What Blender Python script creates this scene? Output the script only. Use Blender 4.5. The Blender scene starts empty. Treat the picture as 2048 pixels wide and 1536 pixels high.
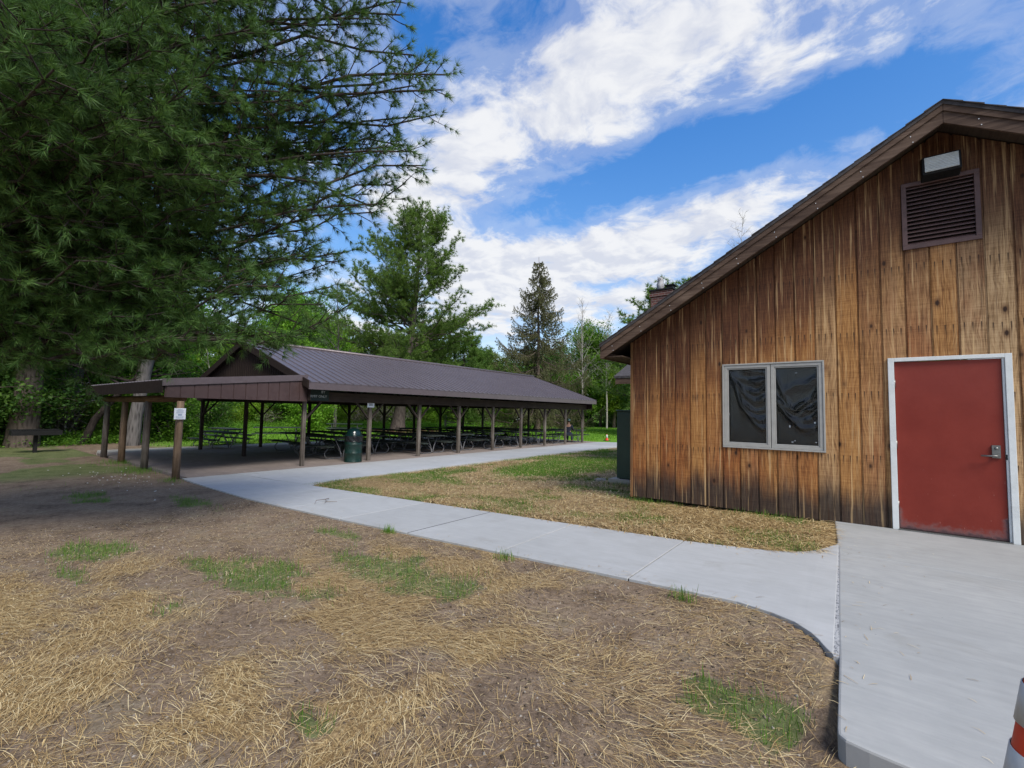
import bpy, math, random
import numpy as np
from mathutils import Vector, Matrix
PI = math.pi
S = bpy.context.scene
COL = S.collection
RNG = np.random.default_rng(7)
random.seed(7)

# ------------------------------------------------------------------ helpers
def tag(o, label=None, cat=None, group=None, kind=None):
    if label: o['label'] = label
    if cat: o['category'] = cat
    if group: o['group'] = group
    if kind: o['kind'] = kind
    return o

def empty(name, loc=(0, 0, 0), rz=0.0):
    o = bpy.data.objects.new(name, None); COL.objects.link(o)
    o.location = loc; o.rotation_euler = (0, 0, rz); o.empty_display_size = .2
    return o

def link_mesh(name, me, mat=None, parent=None, local=False):
    o = bpy.data.objects.new(name, me); COL.objects.link(o)
    if mat: me.materials.append(mat)
    if parent is not None:
        o.parent = parent
        if not local:                      # mesh was written in world coordinates
            off = Vector((0, 0, 0)); p = parent
            while p is not None:
                off += Vector(p.location); p = p.parent
            o.location = -off
    return o

class MB:
    """collects polygons; build() links them as ONE mesh object"""
    def __init__(s): s.v = []; s.f = []; s.sm = []; s.cut = None; s.mat2 = None
    def add(s, vs, fs, smooth=False):
        b = len(s.v); s.v.extend([tuple(p) for p in vs])
        for f in fs: s.f.append([b + i for i in f]); s.sm.append(smooth)
    def box(s, x0, x1, y0, y1, z0, z1):
        vs = [(x0,y0,z0),(x1,y0,z0),(x1,y1,z0),(x0,y1,z0),(x0,y0,z1),(x1,y0,z1),(x1,y1,z1),(x0,y1,z1)]
        s.add(vs, [(3,2,1,0),(4,5,6,7),(0,1,5,4),(1,2,6,5),(2,3,7,6),(3,0,4,7)])
    def hexa(s, c8):
        s.add(c8, [(3,2,1,0),(4,5,6,7),(0,1,5,4),(1,2,6,5),(2,3,7,6),(3,0,4,7)])
    def beam(s, p0, p1, w, h, up=(0,0,1)):
        p0, p1 = Vector(p0), Vector(p1); d = (p1-p0).normalized(); u = Vector(up)
        if abs(d.dot(u)) > .99: u = Vector((0,1,0))
        a = d.cross(u).normalized()*(w/2); b = a.cross(d).normalized()*(h/2)
        c = [p0-a-b, p0+a-b, p0+a+b, p0-a+b, p1-a-b, p1+a-b, p1+a+b, p1-a+b]
        s.add(c, [(3,2,1,0),(4,5,6,7),(0,1,5,4),(1,2,6,5),(2,3,7,6),(3,0,4,7)])
    def tube(s, pts, rad, n=8, caps=True, wob=0.0):
        pts = [Vector(p) for p in pts]; m = len(pts)
        if not hasattr(rad, '__len__'): rad = [rad]*m
        vs = []; ref = Vector((.31,.17,.93))
        for i, p in enumerate(pts):
            d = (pts[min(i+1,m-1)]-pts[max(i-1,0)])
            d = d.normalized() if d.length > 1e-9 else Vector((0,0,1))
            a = d.cross(ref)
            if a.length < .05: a = d.cross(Vector((1,0,0)))
            a.normalize(); b = d.cross(a)
            for k in range(n):
                t = 2*PI*k/n; r = rad[i]*(1+wob*math.sin(3*t+i*.9)+wob*.7*math.sin(5*t-i*1.7))
                vs.append(p+a*(math.cos(t)*r)+b*(math.sin(t)*r))
        fs = [(i*n+k, i*n+(k+1)%n, (i+1)*n+(k+1)%n, (i+1)*n+k) for i in range(m-1) for k in range(n)]
        s.add(vs, fs, True)
        if caps:
            b = len(s.v)-m*n
            s.f.append([b+k for k in range(n)][::-1]); s.sm.append(False)
            s.f.append([b+(m-1)*n+k for k in range(n)]); s.sm.append(False)
    def lathe(s, prof, n=32, c=(0,0,0), smooth=True):
        vs = []
        for r, z in prof:
            for k in range(n):
                t = 2*PI*k/n; vs.append((c[0]+r*math.cos(t), c[1]+r*math.sin(t), c[2]+z))
        m = len(prof)
        fs = [(i*n+k, i*n+(k+1)%n, (i+1)*n+(k+1)%n, (i+1)*n+k) for i in range(m-1) for k in range(n)]
        s.add(vs, fs, smooth)
    def prism(s, poly, zt, zb):
        """poly: list of (x,y) counter-clockwise; zt, zb: functions or numbers"""
        T = zt if callable(zt) else (lambda x, y: zt)
        B = zb if callable(zb) else (lambda x, y: zb)
        n = len(poly)
        vs = [(x,y,T(x,y)) for x,y in poly]+[(x,y,B(x,y)) for x,y in poly]
        s.add(vs, [tuple(range(n)), tuple(range(2*n-1,n-1,-1))]+[(i+n,(i+1)%n+n,(i+1)%n,i) for i in range(n)])
    def build(s, name, mat=None, parent=None, local=False, bevel=0):
        me = bpy.data.meshes.new(name); me.from_pydata(s.v, [], s.f)
        me.polygons.foreach_set('use_smooth', s.sm); me.update()
        o = link_mesh(name, me, mat, parent, local)
        if s.mat2:
            me.materials.append(s.mat2)
            for i in range(s.cut, len(me.polygons)): me.polygons[i].material_index = 1
        if bevel:
            m = o.modifiers.new('bevel', 'BEVEL'); m.width = bevel; m.segments = 2; m.limit_method = 'ANGLE'; m.angle_limit = .6
        return o

def np_mesh(name, V, F):
    me = bpy.data.meshes.new(name)
    V = np.ascontiguousarray(V, dtype=np.float32); F = np.ascontiguousarray(F, dtype=np.int32)
    n, k = F.shape
    me.vertices.add(len(V)); me.vertices.foreach_set('co', V.ravel())
    me.loops.add(n*k); me.loops.foreach_set('vertex_index', F.ravel())
    me.polygons.add(n)
    me.polygons.foreach_set('loop_start', np.arange(0, n*k, k, dtype=np.int32))
    me.polygons.foreach_set('loop_total', np.full(n, k, dtype=np.int32))
    me.update(calc_edges=True); me.validate()
    return me

def unit(a): return a/np.maximum(np.linalg.norm(a, axis=-1, keepdims=True), 1e-9)

def vnoise(x, y, seed=0):
    x = np.asarray(x, float); y = np.asarray(y, float)
    xi = np.floor(x).astype(np.int64); yi = np.floor(y).astype(np.int64); fx = x-xi; fy = y-yi
    fx = fx*fx*(3-2*fx); fy = fy*fy*(3-2*fy)
    def h(a, b):
        n = (a*374761393+b*668265263+seed*982451653) & 0xffffffff
        n = ((n ^ (n >> 13))*1274126177) & 0xffffffff
        return ((n ^ (n >> 16)) & 0xffff)/65535.0
    return (h(xi,yi)*(1-fx)+h(xi+1,yi)*fx)*(1-fy)+(h(xi,yi+1)*(1-fx)+h(xi+1,yi+1)*fx)*fy
def fbm(x, y, seed=0, o=4):
    r = 0; a = .5; t = 0
    for i in range(o):
        r = r+a*vnoise(x*2**i, y*2**i, seed+i*17); t += a; a *= .5
    return r/t
def sst(a, b, x):
    t = np.clip((x-a)/(b-a), 0, 1); return t*t*(3-2*t)

# ------------------------------------------------------------------ materials
class NT:
    def __init__(s, name):
        s.m = bpy.data.materials.new(name); s.m.use_nodes = True; s.t = s.m.node_tree
        s.t.nodes.clear(); s.out = s.n('ShaderNodeOutputMaterial')
    def n(s, typ, **kw):
        nd = s.t.nodes.new(typ)
        for k, v in kw.items():
            if k.startswith('i_'):
                key = k[2:]; key = int(key) if key.isdigit() else key.replace('_', ' ')
                s.set(nd.inputs[key], v)
            else: setattr(nd, k, v)
        return nd
    def set(s, inp, v):
        if hasattr(v, 'is_output'): s.t.links.new(v, inp)
        elif hasattr(v, 'bl_idname') and hasattr(v, 'outputs'): s.t.links.new(v.outputs[0], inp)
        else:
            if isinstance(v, (tuple, list)) and len(v) == 3 and inp.type == 'RGBA': v = (*v, 1)
            inp.default_value = v
    def math(s, op, a, b=0.0, c=None, clamp=False):
        nd = s.n('ShaderNodeMath', operation=op, use_clamp=clamp); s.set(nd.inputs[0], a); s.set(nd.inputs[1], b)
        if c is not None: s.set(nd.inputs[2], c)
        return nd.outputs[0]
    def mix(s, f, a, b, mode='MIX'):
        nd = s.n('ShaderNodeMix', data_type='RGBA', blend_type=mode); nd.clamp_factor = True
        s.set(nd.inputs[0], f); s.set(nd.inputs[6], a); s.set(nd.inputs[7], b); return nd.outputs[2]
    def ramp(s, f, stops, interp='LINEAR'):
        nd = s.n('ShaderNodeValToRGB'); cr = nd.color_ramp; cr.interpolation = interp; s.set(nd.inputs[0], f)
        while len(cr.elements) > 1: cr.elements.remove(cr.elements[0])
        for i, (p, c) in enumerate(stops):
            e = cr.elements[0] if i == 0 else cr.elements.new(p); e.position = p
            e.color = (*c, 1) if isinstance(c, (tuple, list)) else (c, c, c, 1)
        return nd.outputs[0]
    def mr(s, v, a, b, c=0.0, d=1.0, smooth=True):
        nd = s.n('ShaderNodeMapRange'); nd.interpolation_type = 'SMOOTHSTEP' if smooth else 'LINEAR'
        for i, x in enumerate((v, a, b, c, d)): s.set(nd.inputs[i], x)
        return nd.outputs[0]
    def noise(s, vec, scale, detail=4, rough=.55, dist=0.0, dim='3D'):
        nd = s.n('ShaderNodeTexNoise'); nd.noise_dimensions = dim; s.set(nd.inputs['Vector'], vec)
        nd.inputs['Scale'].default_value = scale; nd.inputs['Detail'].default_value = detail
        nd.inputs['Roughness'].default_value = rough; nd.inputs['Distortion'].default_value = dist
        return nd.outputs['Fac']
    def vmath(s, op, a, b=(0,0,0)):
        nd = s.n('ShaderNodeVectorMath', operation=op); s.set(nd.inputs[0], a); s.set(nd.inputs[1], b); return nd.outputs[0]
    def pos(s): return s.n('ShaderNodeNewGeometry').outputs['Position']
    def obj(s): return s.n('ShaderNodeTexCoord').outputs['Object']
    def rand_island(s): return s.n('ShaderNodeNewGeometry').outputs['Random Per Island']
    def rand_obj(s): return s.n('ShaderNodeObjectInfo').outputs['Random']
    def bump(s, h, strength=.3, dist=.02):
        nd = s.n('ShaderNodeBump'); nd.inputs['Strength'].default_value = strength; nd.inputs['Distance'].default_value = dist
        s.set(nd.inputs['Height'], h); return nd.outputs[0]
    def bsdf(s, color, rough=.8, bump=None, metal=0.0, spec=.5, **kw):
        nd = s.n('ShaderNodeBsdfPrincipled'); s.set(nd.inputs['Base Color'], color); s.set(nd.inputs['Roughness'], rough)
        s.set(nd.inputs['Metallic'], metal); nd.inputs['Specular IOR Level'].default_value = spec
        if bump is not None: s.set(nd.inputs['Normal'], bump)
        for k, v in kw.items(): s.set(nd.inputs[k.replace('_', ' ')], v)
        s.t.links.new(nd.outputs[0], s.out.inputs[0]); return nd

def m_simple(name, col, rough=.6, metal=0.0, var=.12, scale=8, bump=.1, spec=.5):
    t = NT(name); p = t.obj(); n1 = t.noise(p, scale, 5, .6); n2 = t.noise(p, scale*6, 3, .6)
    f = t.math('ADD', t.math('MULTIPLY', n1, .7), t.math('MULTIPLY', n2, .3))
    c = t.ramp(f, [(.3, tuple(x*(1-var*1.6) for x in col)), (.5, col), (.72, tuple(min(1, x*(1+var*1.3)) for x in col))])
    t.bsdf(c, t.mr(n2, .3, .7, max(.05, rough-.1), min(1, rough+.1)), t.bump(n2, bump, .004), metal, spec); return t.m

def m_leaf(name, ca, cb, cc=None, trans=.35, rough=.6):
    t = NT(name); r = t.rand_island(); ro = t.rand_obj()
    n = t.noise(t.obj(), .9, 3, .6)
    f = t.math('ADD', t.math('MULTIPLY', r, .55), t.math('MULTIPLY', n, .45))
    c = t.ramp(f, [(.15, ca), (.5, cb), (.85, cc or cb)])
    hs = t.n('ShaderNodeHueSaturation'); t.set(hs.inputs['Color'], c)
    t.set(hs.inputs['Hue'], t.mr(ro, 0, 1, .485, .515, False)); t.set(hs.inputs['Value'], t.mr(ro, 0, 1, .8, 1.2, False))
    d = t.n('ShaderNodeBsdfPrincipled'); t.set(d.inputs['Base Color'], hs.outputs[0]); d.inputs['Roughness'].default_value = rough
    d.inputs['Specular IOR Level'].default_value = .3
    tr = t.n('ShaderNodeBsdfTranslucent'); t.set(tr.inputs[0], t.mix(.5, hs.outputs[0], (cb[0]*1.8, cb[1]*1.6, cb[2]*.8)))
    mx = t.n('ShaderNodeMixShader'); mx.inputs[0].default_value = trans
    t.t.links.new(d.outputs[0], mx.inputs[1]); t.t.links.new(tr.outputs[0], mx.inputs[2]); t.t.links.new(mx.outputs[0], t.out.inputs[0])
    return t.m

def m_bark(name, ca, cb, scale=1.0):
    t = NT(name); p = t.obj()
    q = t.vmath('MULTIPLY', p, (14*scale, 14*scale, 2.2*scale))
    v = t.n('ShaderNodeTexVoronoi'); v.feature = 'F1'; t.set(v.inputs['Vector'], t.vmath('ADD', q, t.vmath('MULTIPLY', t.n('ShaderNodeTexNoise', i_Scale=3.0).outputs['Color'], (.8,.8,.8))))
    v.inputs['Scale'].default_value = 1
    n = t.noise(q, 1.6, 5, .65); f = t.math('ADD', t.math('MULTIPLY', v.outputs['Distance'], .6), t.math('MULTIPLY', n, .6))
    c = t.ramp(f, [(.3, ca), (.62, cb), (.85, tuple(x*1.25 for x in cb))])
    t.bsdf(c, .9, t.bump(f, .7, .03), 0, .2); return t.m

def m_wood(name, ca, cb, cc, axis='Z', grain=1.0, rough=.85):
    """weathered timber: streaks along one axis"""
    t = NT(name); p = t.obj()
    sc = {'Z': (30, 30, 1.6), 'X': (1.6, 30, 30), 'Y': (30, 1.6, 30)}[axis]
    q = t.vmath('MULTIPLY', p, tuple(x*grain for x in sc))
    g = t.noise(q, 1, 6, .65, .4); big = t.noise(p, 1.7, 3, .6)
    f = t.math('ADD', t.math('MULTIPLY', g, .65), t.math('MULTIPLY', big, .4))
    c = t.ramp(f, [(.33, ca), (.5, cb), (.7, cc)])
    t.bsdf(c, rough, t.bump(g, .45, .006), 0, .25); return t.m

M = {}
def m_straw_(name, cols):
    t = NT(name); r = t.rand_island()
    t.bsdf(t.ramp(r, [(.12, cols[0]), (.45, cols[1]), (.8, cols[2]), (.985, cols[3])]), .9, None, 0, .2); return t.m
M['conc_new'] = None
def m_concrete(name, base, var, tint):
    t = NT(name); p = t.pos()
    n1 = t.noise(p, .55, 5, .6, .3); n2 = t.noise(p, 5, 5, .65); n3 = t.noise(p, 120, 3, .7)
    st = t.noise(t.vmath('MULTIPLY', p, (1, 9, 1)), 2.2, 4, .6)           # broom strokes and trowel drags
    sp = t.noise(p, 34, 2, .5)
    f = t.math('ADD', t.math('MULTIPLY', n1, .5), t.math('ADD', t.math('MULTIPLY', n2, .25), t.math('MULTIPLY', st, .25)))
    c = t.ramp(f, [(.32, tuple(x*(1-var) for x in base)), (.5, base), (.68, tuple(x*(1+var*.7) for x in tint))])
    c = t.mix(t.mr(n3, .62, .8, 0, .3), c, tuple(x*.6 for x in base))
    c = t.mix(t.mr(sp, .73, .8, 0, .55), c, tuple(x*.45 for x in base))
    isl = t.rand_island()
    bl = t.noise(t.vmath('MULTIPLY', p, (1, 1.6, 1)), 1.3, 5, .68, .6)
    c = t.mix(t.mr(bl, .56, .72, 0, .5), c, tuple(x*.78*y for x, y in zip(base, (1.02, .99, .93))))
    sc_ = t.noise(t.vmath('MULTIPLY', p, (9, 26, 1)), 1, 4, .7); c = t.mix(t.math('MULTIPLY', t.mr(sc_, .66, .74), t.mr(bl, .42, .6)), c, tuple(x*.62 for x in base))
    pale_ = t.noise(t.vmath('MULTIPLY', p, (2.2, 11, 1)), 1.5, 3, .6); c = t.mix(t.mr(pale_, .62, .75, 0, .35), c, tuple(min(1, x*1.22) for x in base))
    hs = t.n('ShaderNodeHueSaturation'); t.set(hs.inputs['Color'], c); t.set(hs.inputs['Value'], t.mr(isl, 0, 1, .90, 1.06, False))
    h = t.math('ADD', t.math('MULTIPLY', n3, .5), t.math('MULTIPLY', st, .5))
    t.bsdf(hs.outputs[0], .82, t.bump(h, .25, .004), 0, .35); return t.m
M['path'] = m_concrete('new_concrete', (.375, .385, .39), .14, (.40, .41, .42))
M['slab'] = m_concrete('entry_concrete', (.335, .345, .345), .18, (.375, .38, .375))
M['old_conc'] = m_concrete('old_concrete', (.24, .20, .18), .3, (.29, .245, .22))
M['pale_conc'] = m_concrete('pale_concrete', (.36, .34, .30), .2, (.4, .38, .34))
M['joint'] = m_simple('joint_filler', (.04, .04, .045), .9, 0, .5, 30, .3)

def m_expansion():
    t = NT('expansion_strip'); p = t.pos()
    n = t.noise(t.vmath('MULTIPLY', p, (60, 22, 10)), 1, 3, .7)
    c = t.ramp(n, [(.38, (.12, .125, .14)), (.46, (.25, .26, .275)), (.54, (.37, .38, .39))])
    t.bsdf(c, .8, t.bump(n, .6, .01)); return t.m
M['expansion'] = m_expansion()

def m_siding():
    """stained boards: each board its own tone; grain, knots, old stain and painted eave shade near the top, mildew at the foot"""
    t = NT('stained_siding'); p = t.pos(); sx = t.n('ShaderNodeSeparateXYZ'); t.set(sx.inputs[0], p)
    X, Y, Z = sx.outputs
    bi = t.math('FLOOR', t.math('DIVIDE', t.math('ADD', X, 3.2), .242))
    wn = t.n('ShaderNodeTexWhiteNoise', noise_dimensions='1D'); t.set(wn.inputs['W'], bi); rb = wn.outputs['Value']
    wn2 = t.n('ShaderNodeTexWhiteNoise', noise_dimensions='1D'); t.set(wn2.inputs['W'], t.math('ADD', bi, 53.7)); rb2 = wn2.outputs['Value']
    cmb = t.n('ShaderNodeCombineXYZ'); t.set(cmb.inputs[0], t.math('ADD', X, t.math('MULTIPLY', rb, 31))); t.set(cmb.inputs[1], Y); t.set(cmb.inputs[2], t.math('ADD', Z, t.math('MULTIPLY', rb2, 17)))
    q = cmb.outputs[0]
    warp = t.noise(t.vmath('MULTIPLY', q, (3, 3, 1.2)), 1, 3, .5)
    gx = t.math('ADD', t.math('MULTIPLY', X, 1), t.math('MULTIPLY', warp, .22))
    cg = t.n('ShaderNodeCombineXYZ'); t.set(cg.inputs[0], t.math('ADD', gx, t.math('MULTIPLY', rb, 9))); t.set(cg.inputs[1], 0.0); t.set(cg.inputs[2], t.math('MULTIPLY', Z, .035))
    grain = t.noise(cg.outputs[0], 60, 4, .6)
    fine = t.noise(t.vmath('MULTIPLY', q, (150, 20, 5)), 1, 3, .7)
    saw = t.noise(t.vmath('MULTIPLY', q, (4, 1, 70)), 1, 2, .6)             # cross saw marks
    blot = t.noise(t.vmath('MULTIPLY', q, (4.5, 1, 1.1)), 1, 4, .6)
    f = t.math('ADD', t.math('MULTIPLY', grain, .34), t.math('ADD', t.math('MULTIPLY', fine, .32), t.math('MULTIPLY', t.math('ADD', saw, t.math('MULTIPLY', blot, .7)), .13)))
    pale = t.ramp(f, [(.30, (.085, .03, .010)), (.39, (.25, .108, .033)), (.47, (.42, .205, .066)), (.60, (.60, .345, .135))])
    grey = t.ramp(f, [(.29, (.06, .034, .018)), (.38, (.24, .145, .07)), (.46, (.45, .30, .16)), (.60, (.62, .46, .28))])
    red = t.ramp(f, [(.30, (.06, .014, .006)), (.42, (.20, .055, .016)), (.56, (.40, .14, .038))])
    c = t.mix(t.mr(t.math('ADD', t.math('MULTIPLY', rb2, .6), t.math('ADD', t.math('MULTIPLY', blot, .5), t.math('MULTIPLY', X, .19))), .42, .92, 0, .85), pale, grey)
    c = t.mix(t.mr(t.math('ADD', t.math('MULTIPLY', blot, .8), t.math('SUBTRACT', t.math('MULTIPLY', rb, .30), t.math('MULTIPLY', X, .05))), .48, .85, 0, .8), c, red)
    # old dark stain and eave shade painted into the upper boards, ending at a ragged height that differs from board to board
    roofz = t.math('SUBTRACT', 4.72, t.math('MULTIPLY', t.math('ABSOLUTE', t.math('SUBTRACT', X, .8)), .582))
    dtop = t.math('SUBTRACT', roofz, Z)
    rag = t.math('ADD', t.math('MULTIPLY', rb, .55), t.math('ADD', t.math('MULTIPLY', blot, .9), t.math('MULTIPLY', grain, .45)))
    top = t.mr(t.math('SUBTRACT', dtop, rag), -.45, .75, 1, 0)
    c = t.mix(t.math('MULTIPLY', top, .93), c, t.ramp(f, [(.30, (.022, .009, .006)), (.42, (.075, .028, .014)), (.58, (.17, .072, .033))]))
    # mildew band at the foot, ragged
    ftn = t.noise(t.vmath('MULTIPLY', q, (16, 2, 1.6)), 1, 5, .65)
    foot = t.mr(t.math('SUBTRACT', Z, t.math('ADD', t.math('MULTIPLY', rb2, .16), t.math('ADD', t.math('MULTIPLY', blot, .32), t.math('MULTIPLY', ftn, .42)))), -.30, .16, 1, 0)
    c = t.mix(t.math('MULTIPLY', foot, .93), c, t.ramp(f, [(.33, (.016, .012, .011)), (.5, (.05, .04, .034)), (.68, (.13, .10, .078))]))
    strk = t.noise(t.vmath('MULTIPLY', q, (26, 3, .75)), 1, 5, .62)
    c = t.mix(t.mr(strk, .54, .72, 0, .7), c, (.045, .018, .008)); c = t.mix(t.mr(strk, .46, .30, 0, .6), c, (.68, .46, .23))
    # knots
    vo = t.n('ShaderNodeTexVoronoi'); vo.feature = 'F1'; t.set(vo.inputs['Vector'], t.vmath('MULTIPLY', q, (4.2, .3, 2.3))); vo.inputs['Scale'].default_value = 1
    vo.inputs['Randomness'].default_value = 1
    vd = t.math('ADD', vo.outputs['Distance'], t.math('MULTIPLY', t.math('SUBTRACT', fine, .5), .05)); kn = t.mr(vd, .05, .11, 1, 0); ring = t.mr(vd, .09, .22, .55, 0)
    c = t.mix(t.math('MULTIPLY', ring, 1), c, (.12, .05, .02)); c = t.mix(kn, c, (.035, .016, .009))
    # rust streaks running down from rows of nails, three nails to a board
    fx = t.math('FRACT', t.math('DIVIDE', t.math('ADD', X, 3.2), .242))
    nl = None
    for px in (.2, .5, .8):
        d = t.mr(t.math('ABSOLUTE', t.math('SUBTRACT', fx, px)), .016, .034, 1, 0)
        nl = d if nl is None else t.math('MAXIMUM', nl, d)
    rows = None
    for z0 in (.88, 1.71, 2.52, 3.32):
        jit = t.math('ADD', t.math('MULTIPLY', rb, .03), z0)
        a = t.math('MULTIPLY', t.mr(t.math('SUBTRACT', jit, Z), 0, .012, 0, 1), t.mr(t.math('SUBTRACT', jit, Z), .02, .17, 1, 0))
        rows = a if rows is None else t.math('MAXIMUM', rows, a)
    c = t.mix(t.math('MULTIPLY', t.math('MULTIPLY', nl, rows), .85), c, (.03, .015, .01))
    h = t.math('ADD', t.math('MULTIPLY', grain, .5), t.math('MULTIPLY', fine, .5))
    t.bsdf(c, .78, t.bump(h, .35, .005), 0, .3); return t.m
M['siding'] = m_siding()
M['side_siding'] = m_wood('side_siding', (.05, .025, .012), (.16, .08, .035), (.27, .15, .07))
M['rake'] = m_wood('rake_wood', (.035, .021, .016), (.085, .054, .039), (.16, .11, .08), 'X')
M['soffit'] = m_wood('soffit_wood', (.03, .02, .015), (.055, .036, .026), (.085, .06, .042), 'Y')
M['shingle'] = m_simple('shingles', (.055, .05, .052), .95, 0, .4, 14, .5)

def m_door():
    t = NT('red_door_paint'); p = t.pos(); sx = t.n('ShaderNodeSeparateXYZ'); t.set(sx.inputs[0], p); X, Y, Z = sx.outputs
    n = t.noise(p, 3, 4, .6); n2 = t.noise(p, 22, 4, .65); n3 = t.noise(t.vmath('MULTIPLY', p, (40, 1, 14)), 1, 3, .6)
    c = t.ramp(n, [(.3, (.185, .021, .012)), (.7, (.225, .030, .018))])
    c = t.mix(t.mr(t.math('SUBTRACT', Z, 1.4), -.2, .7, 0, .22), c, (.25, .06, .05))
    ex = t.math('MINIMUM', t.math('ABSOLUTE', t.math('SUBTRACT', X, .30)), t.math('ABSOLUTE', t.math('SUBTRACT', X, 1.255)))
    low = t.math('MINIMUM', Z, t.math('ADD', t.math('MULTIPLY', ex, 2.2), t.math('MULTIPLY', t.math('MAXIMUM', t.math('SUBTRACT', Z, .25), 0.0), 3)))
    sc = t.mr(t.math('SUBTRACT', low, t.math('MULTIPLY', n2, .22)), -.08, .03, 1, 0)
    c = t.mix(t.math('MULTIPLY', sc, .8), c, (.19, .10, .095))
    c = t.mix(t.math('MULTIPLY', t.mr(t.math('SUBTRACT', low, t.math('MULTIPLY', n2, .13)), -.05, .0, 1, 0), .85), c, (.06, .035, .04))
    chip = t.math('MULTIPLY', t.mr(n3, .70, .74, 0, 1), t.mr(Z, .25, 1.1, 1, 0))
    c = t.mix(t.math('MULTIPLY', chip, .6), c, (.45, .22, .18))
    t.bsdf(c, t.mr(n2, .3, .7, .5, .7), t.bump(n2, .08, .003), 0, .3); return t.m
M['door'] = m_door()
M['white_paint'] = m_simple('white_paint', (.66, .68, .67), .5, 0, .08, 6, .1)
M['win_frame'] = m_simple('window_frame_metal', (.34, .335, .315), .45, .0, .1, 10, .05)
_t = NT('black_plastic_sheet'); _t.bsdf((.010, .012, .014), .27, None, 0, .5); M['plastic'] = _t.m
M['tear'] = m_simple('torn_bits', (.6, .63, .66), .6)
def m_glass():
    t = NT('window_glass'); tr = t.n('ShaderNodeBsdfTransparent'); gl = t.n('ShaderNodeBsdfGlossy'); gl.inputs['Roughness'].default_value = .03
    fr = t.n('ShaderNodeFresnel'); fr.inputs[0].default_value = 1.14; mx = t.n('ShaderNodeMixShader')
    t.set(mx.inputs[0], fr.outputs[0]); t.t.links.new(tr.outputs[0], mx.inputs[1]); t.t.links.new(gl.outputs[0], mx.inputs[2]); t.t.links.new(mx.outputs[0], t.out.inputs[0]); return t.m
M['glass'] = m_glass()
M['vent'] = m_simple('vent_paint', (.10, .055, .05), .6, 0, .25, 12, .1)
M['dark'] = m_simple('dark_void', (.012, .011, .011), .95)
M['black_metal'] = m_simple('black_metal', (.012, .012, .012), .6, 0, .3, 8, .1, .25)
M['lens'] = m_simple('ribbed_lens', (.55, .57, .54), .2, 0, .15, 9, .05)
M['steel'] = m_simple('brushed_steel', (.22, .22, .21), .38, .85, .15, 20, .05)
M['galv'] = m_simple('galvanised_tube', (.20, .20, .21), .5, .55, .2, 12, .05)
def m_brick():
    t = NT('chimney_brick'); b = t.n('ShaderNodeTexBrick'); p = t.obj()
    sx = t.n('ShaderNodeSeparateXYZ'); t.set(sx.inputs[0], p); cm = t.n('ShaderNodeCombineXYZ')
    t.set(cm.inputs[0], t.math('ADD', sx.outputs[0], sx.outputs[1])); t.set(cm.inputs[1], sx.outputs[2]); t.set(b.inputs['Vector'], cm.outputs[0])
    b.inputs['Scale'].default_value = 1; b.inputs['Brick Width'].default_value = .2; b.inputs['Row Height'].default_value = .072; b.inputs['Mortar Size'].default_value = .006
    t.set(b.inputs['Color1'], (.16, .055, .04)); t.set(b.inputs['Color2'], (.09, .035, .03)); t.set(b.inputs['Mortar'], (.22, .2, .18))
    t.bsdf(b.outputs[0], .9, t.bump(b.outputs[1], -.4, .01)); return t.m
M['brick'] = m_brick()
M['roof'] = m_simple('ribbed_roof_metal', (.105, .088, .098), .42, .2, .08, 1.2, .02)
M['roof_trim'] = m_simple('roof_trim_metal', (.115, .092, .10), .4, .2, .08, 2, .02)
M['brown_metal'] = m_simple('brown_wall_metal', (.062, .037, .036), .5, .1, .12, 2, .03)
M['dark_brown'] = m_simple('dark_brown_metal', (.026, .018, .015), .85, 0, .15, 2, .03, .15)
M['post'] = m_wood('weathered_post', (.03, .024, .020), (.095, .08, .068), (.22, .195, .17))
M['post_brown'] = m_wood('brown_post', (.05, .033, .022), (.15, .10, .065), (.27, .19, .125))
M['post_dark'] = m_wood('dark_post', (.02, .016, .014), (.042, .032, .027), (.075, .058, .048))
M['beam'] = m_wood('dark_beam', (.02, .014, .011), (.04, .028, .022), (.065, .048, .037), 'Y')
M['log'] = m_wood('log_beam', (.045, .025, .013), (.12, .066, .032), (.2, .12, .06), 'X')
M['green_drum'] = m_simple('green_drum_paint', (.006, .026, .021), .35, .1, .25, 6, .06)
M['green_dome'] = m_simple('green_dome_plastic', (.004, .018, .018), .14, 0, .1, 4, .02)
M['bag'] = m_simple('black_bag', (.008, .008, .010), .25, 0, .3, 18, .6)
M['cabinet'] = m_simple('cabinet_green', (.022, .05, .036), .45, .1, .2, 3, .04)
M['table_top'] = m_wood('table_planks', (.012, .02, .018), (.03, .04, .036), (.06, .072, .066), 'X')
M['orange'] = m_simple('cone_orange', (.68, .055, .015), .45, 0, .1, 6, .05)
M['reflect'] = m_simple('cone_reflective_band', (.55, .55, .53), .4, 0, .12, 9, .05)
M['rubber'] = m_simple('black_rubber', (.018, .018, .018), .8)
M['paper'] = m_simple('paper', (.68, .72, .78), .7, 0, .04, 6, .02)
M['ink'] = m_simple('pale_ink', (.22, .30, .42), .8)
M['ink_dark'] = m_simple('dark_ink', (.06, .07, .08), .8)
M['sign_green'] = m_simple('sign_board_green', (.008, .022, .018), .55)
M['sign_white'] = m_simple('sign_letter_white', (.5, .53, .52), .6)
M['navy'] = m_simple('navy_cloth', (.012, .017, .035), .85, 0, .3, 12, .3)
M['denim'] = m_simple('denim_cloth', (.02, .03, .06), .85, 0, .3, 14, .3)
M['skin'] = m_simple('skin', (.42, .24, .17), .55, 0, .06)
M['cap'] = m_simple('pale_cap_cloth', (.28, .42, .38), .8)
M['hair'] = m_simple('dark_hair', (.02, .014, .01), .6)
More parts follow.
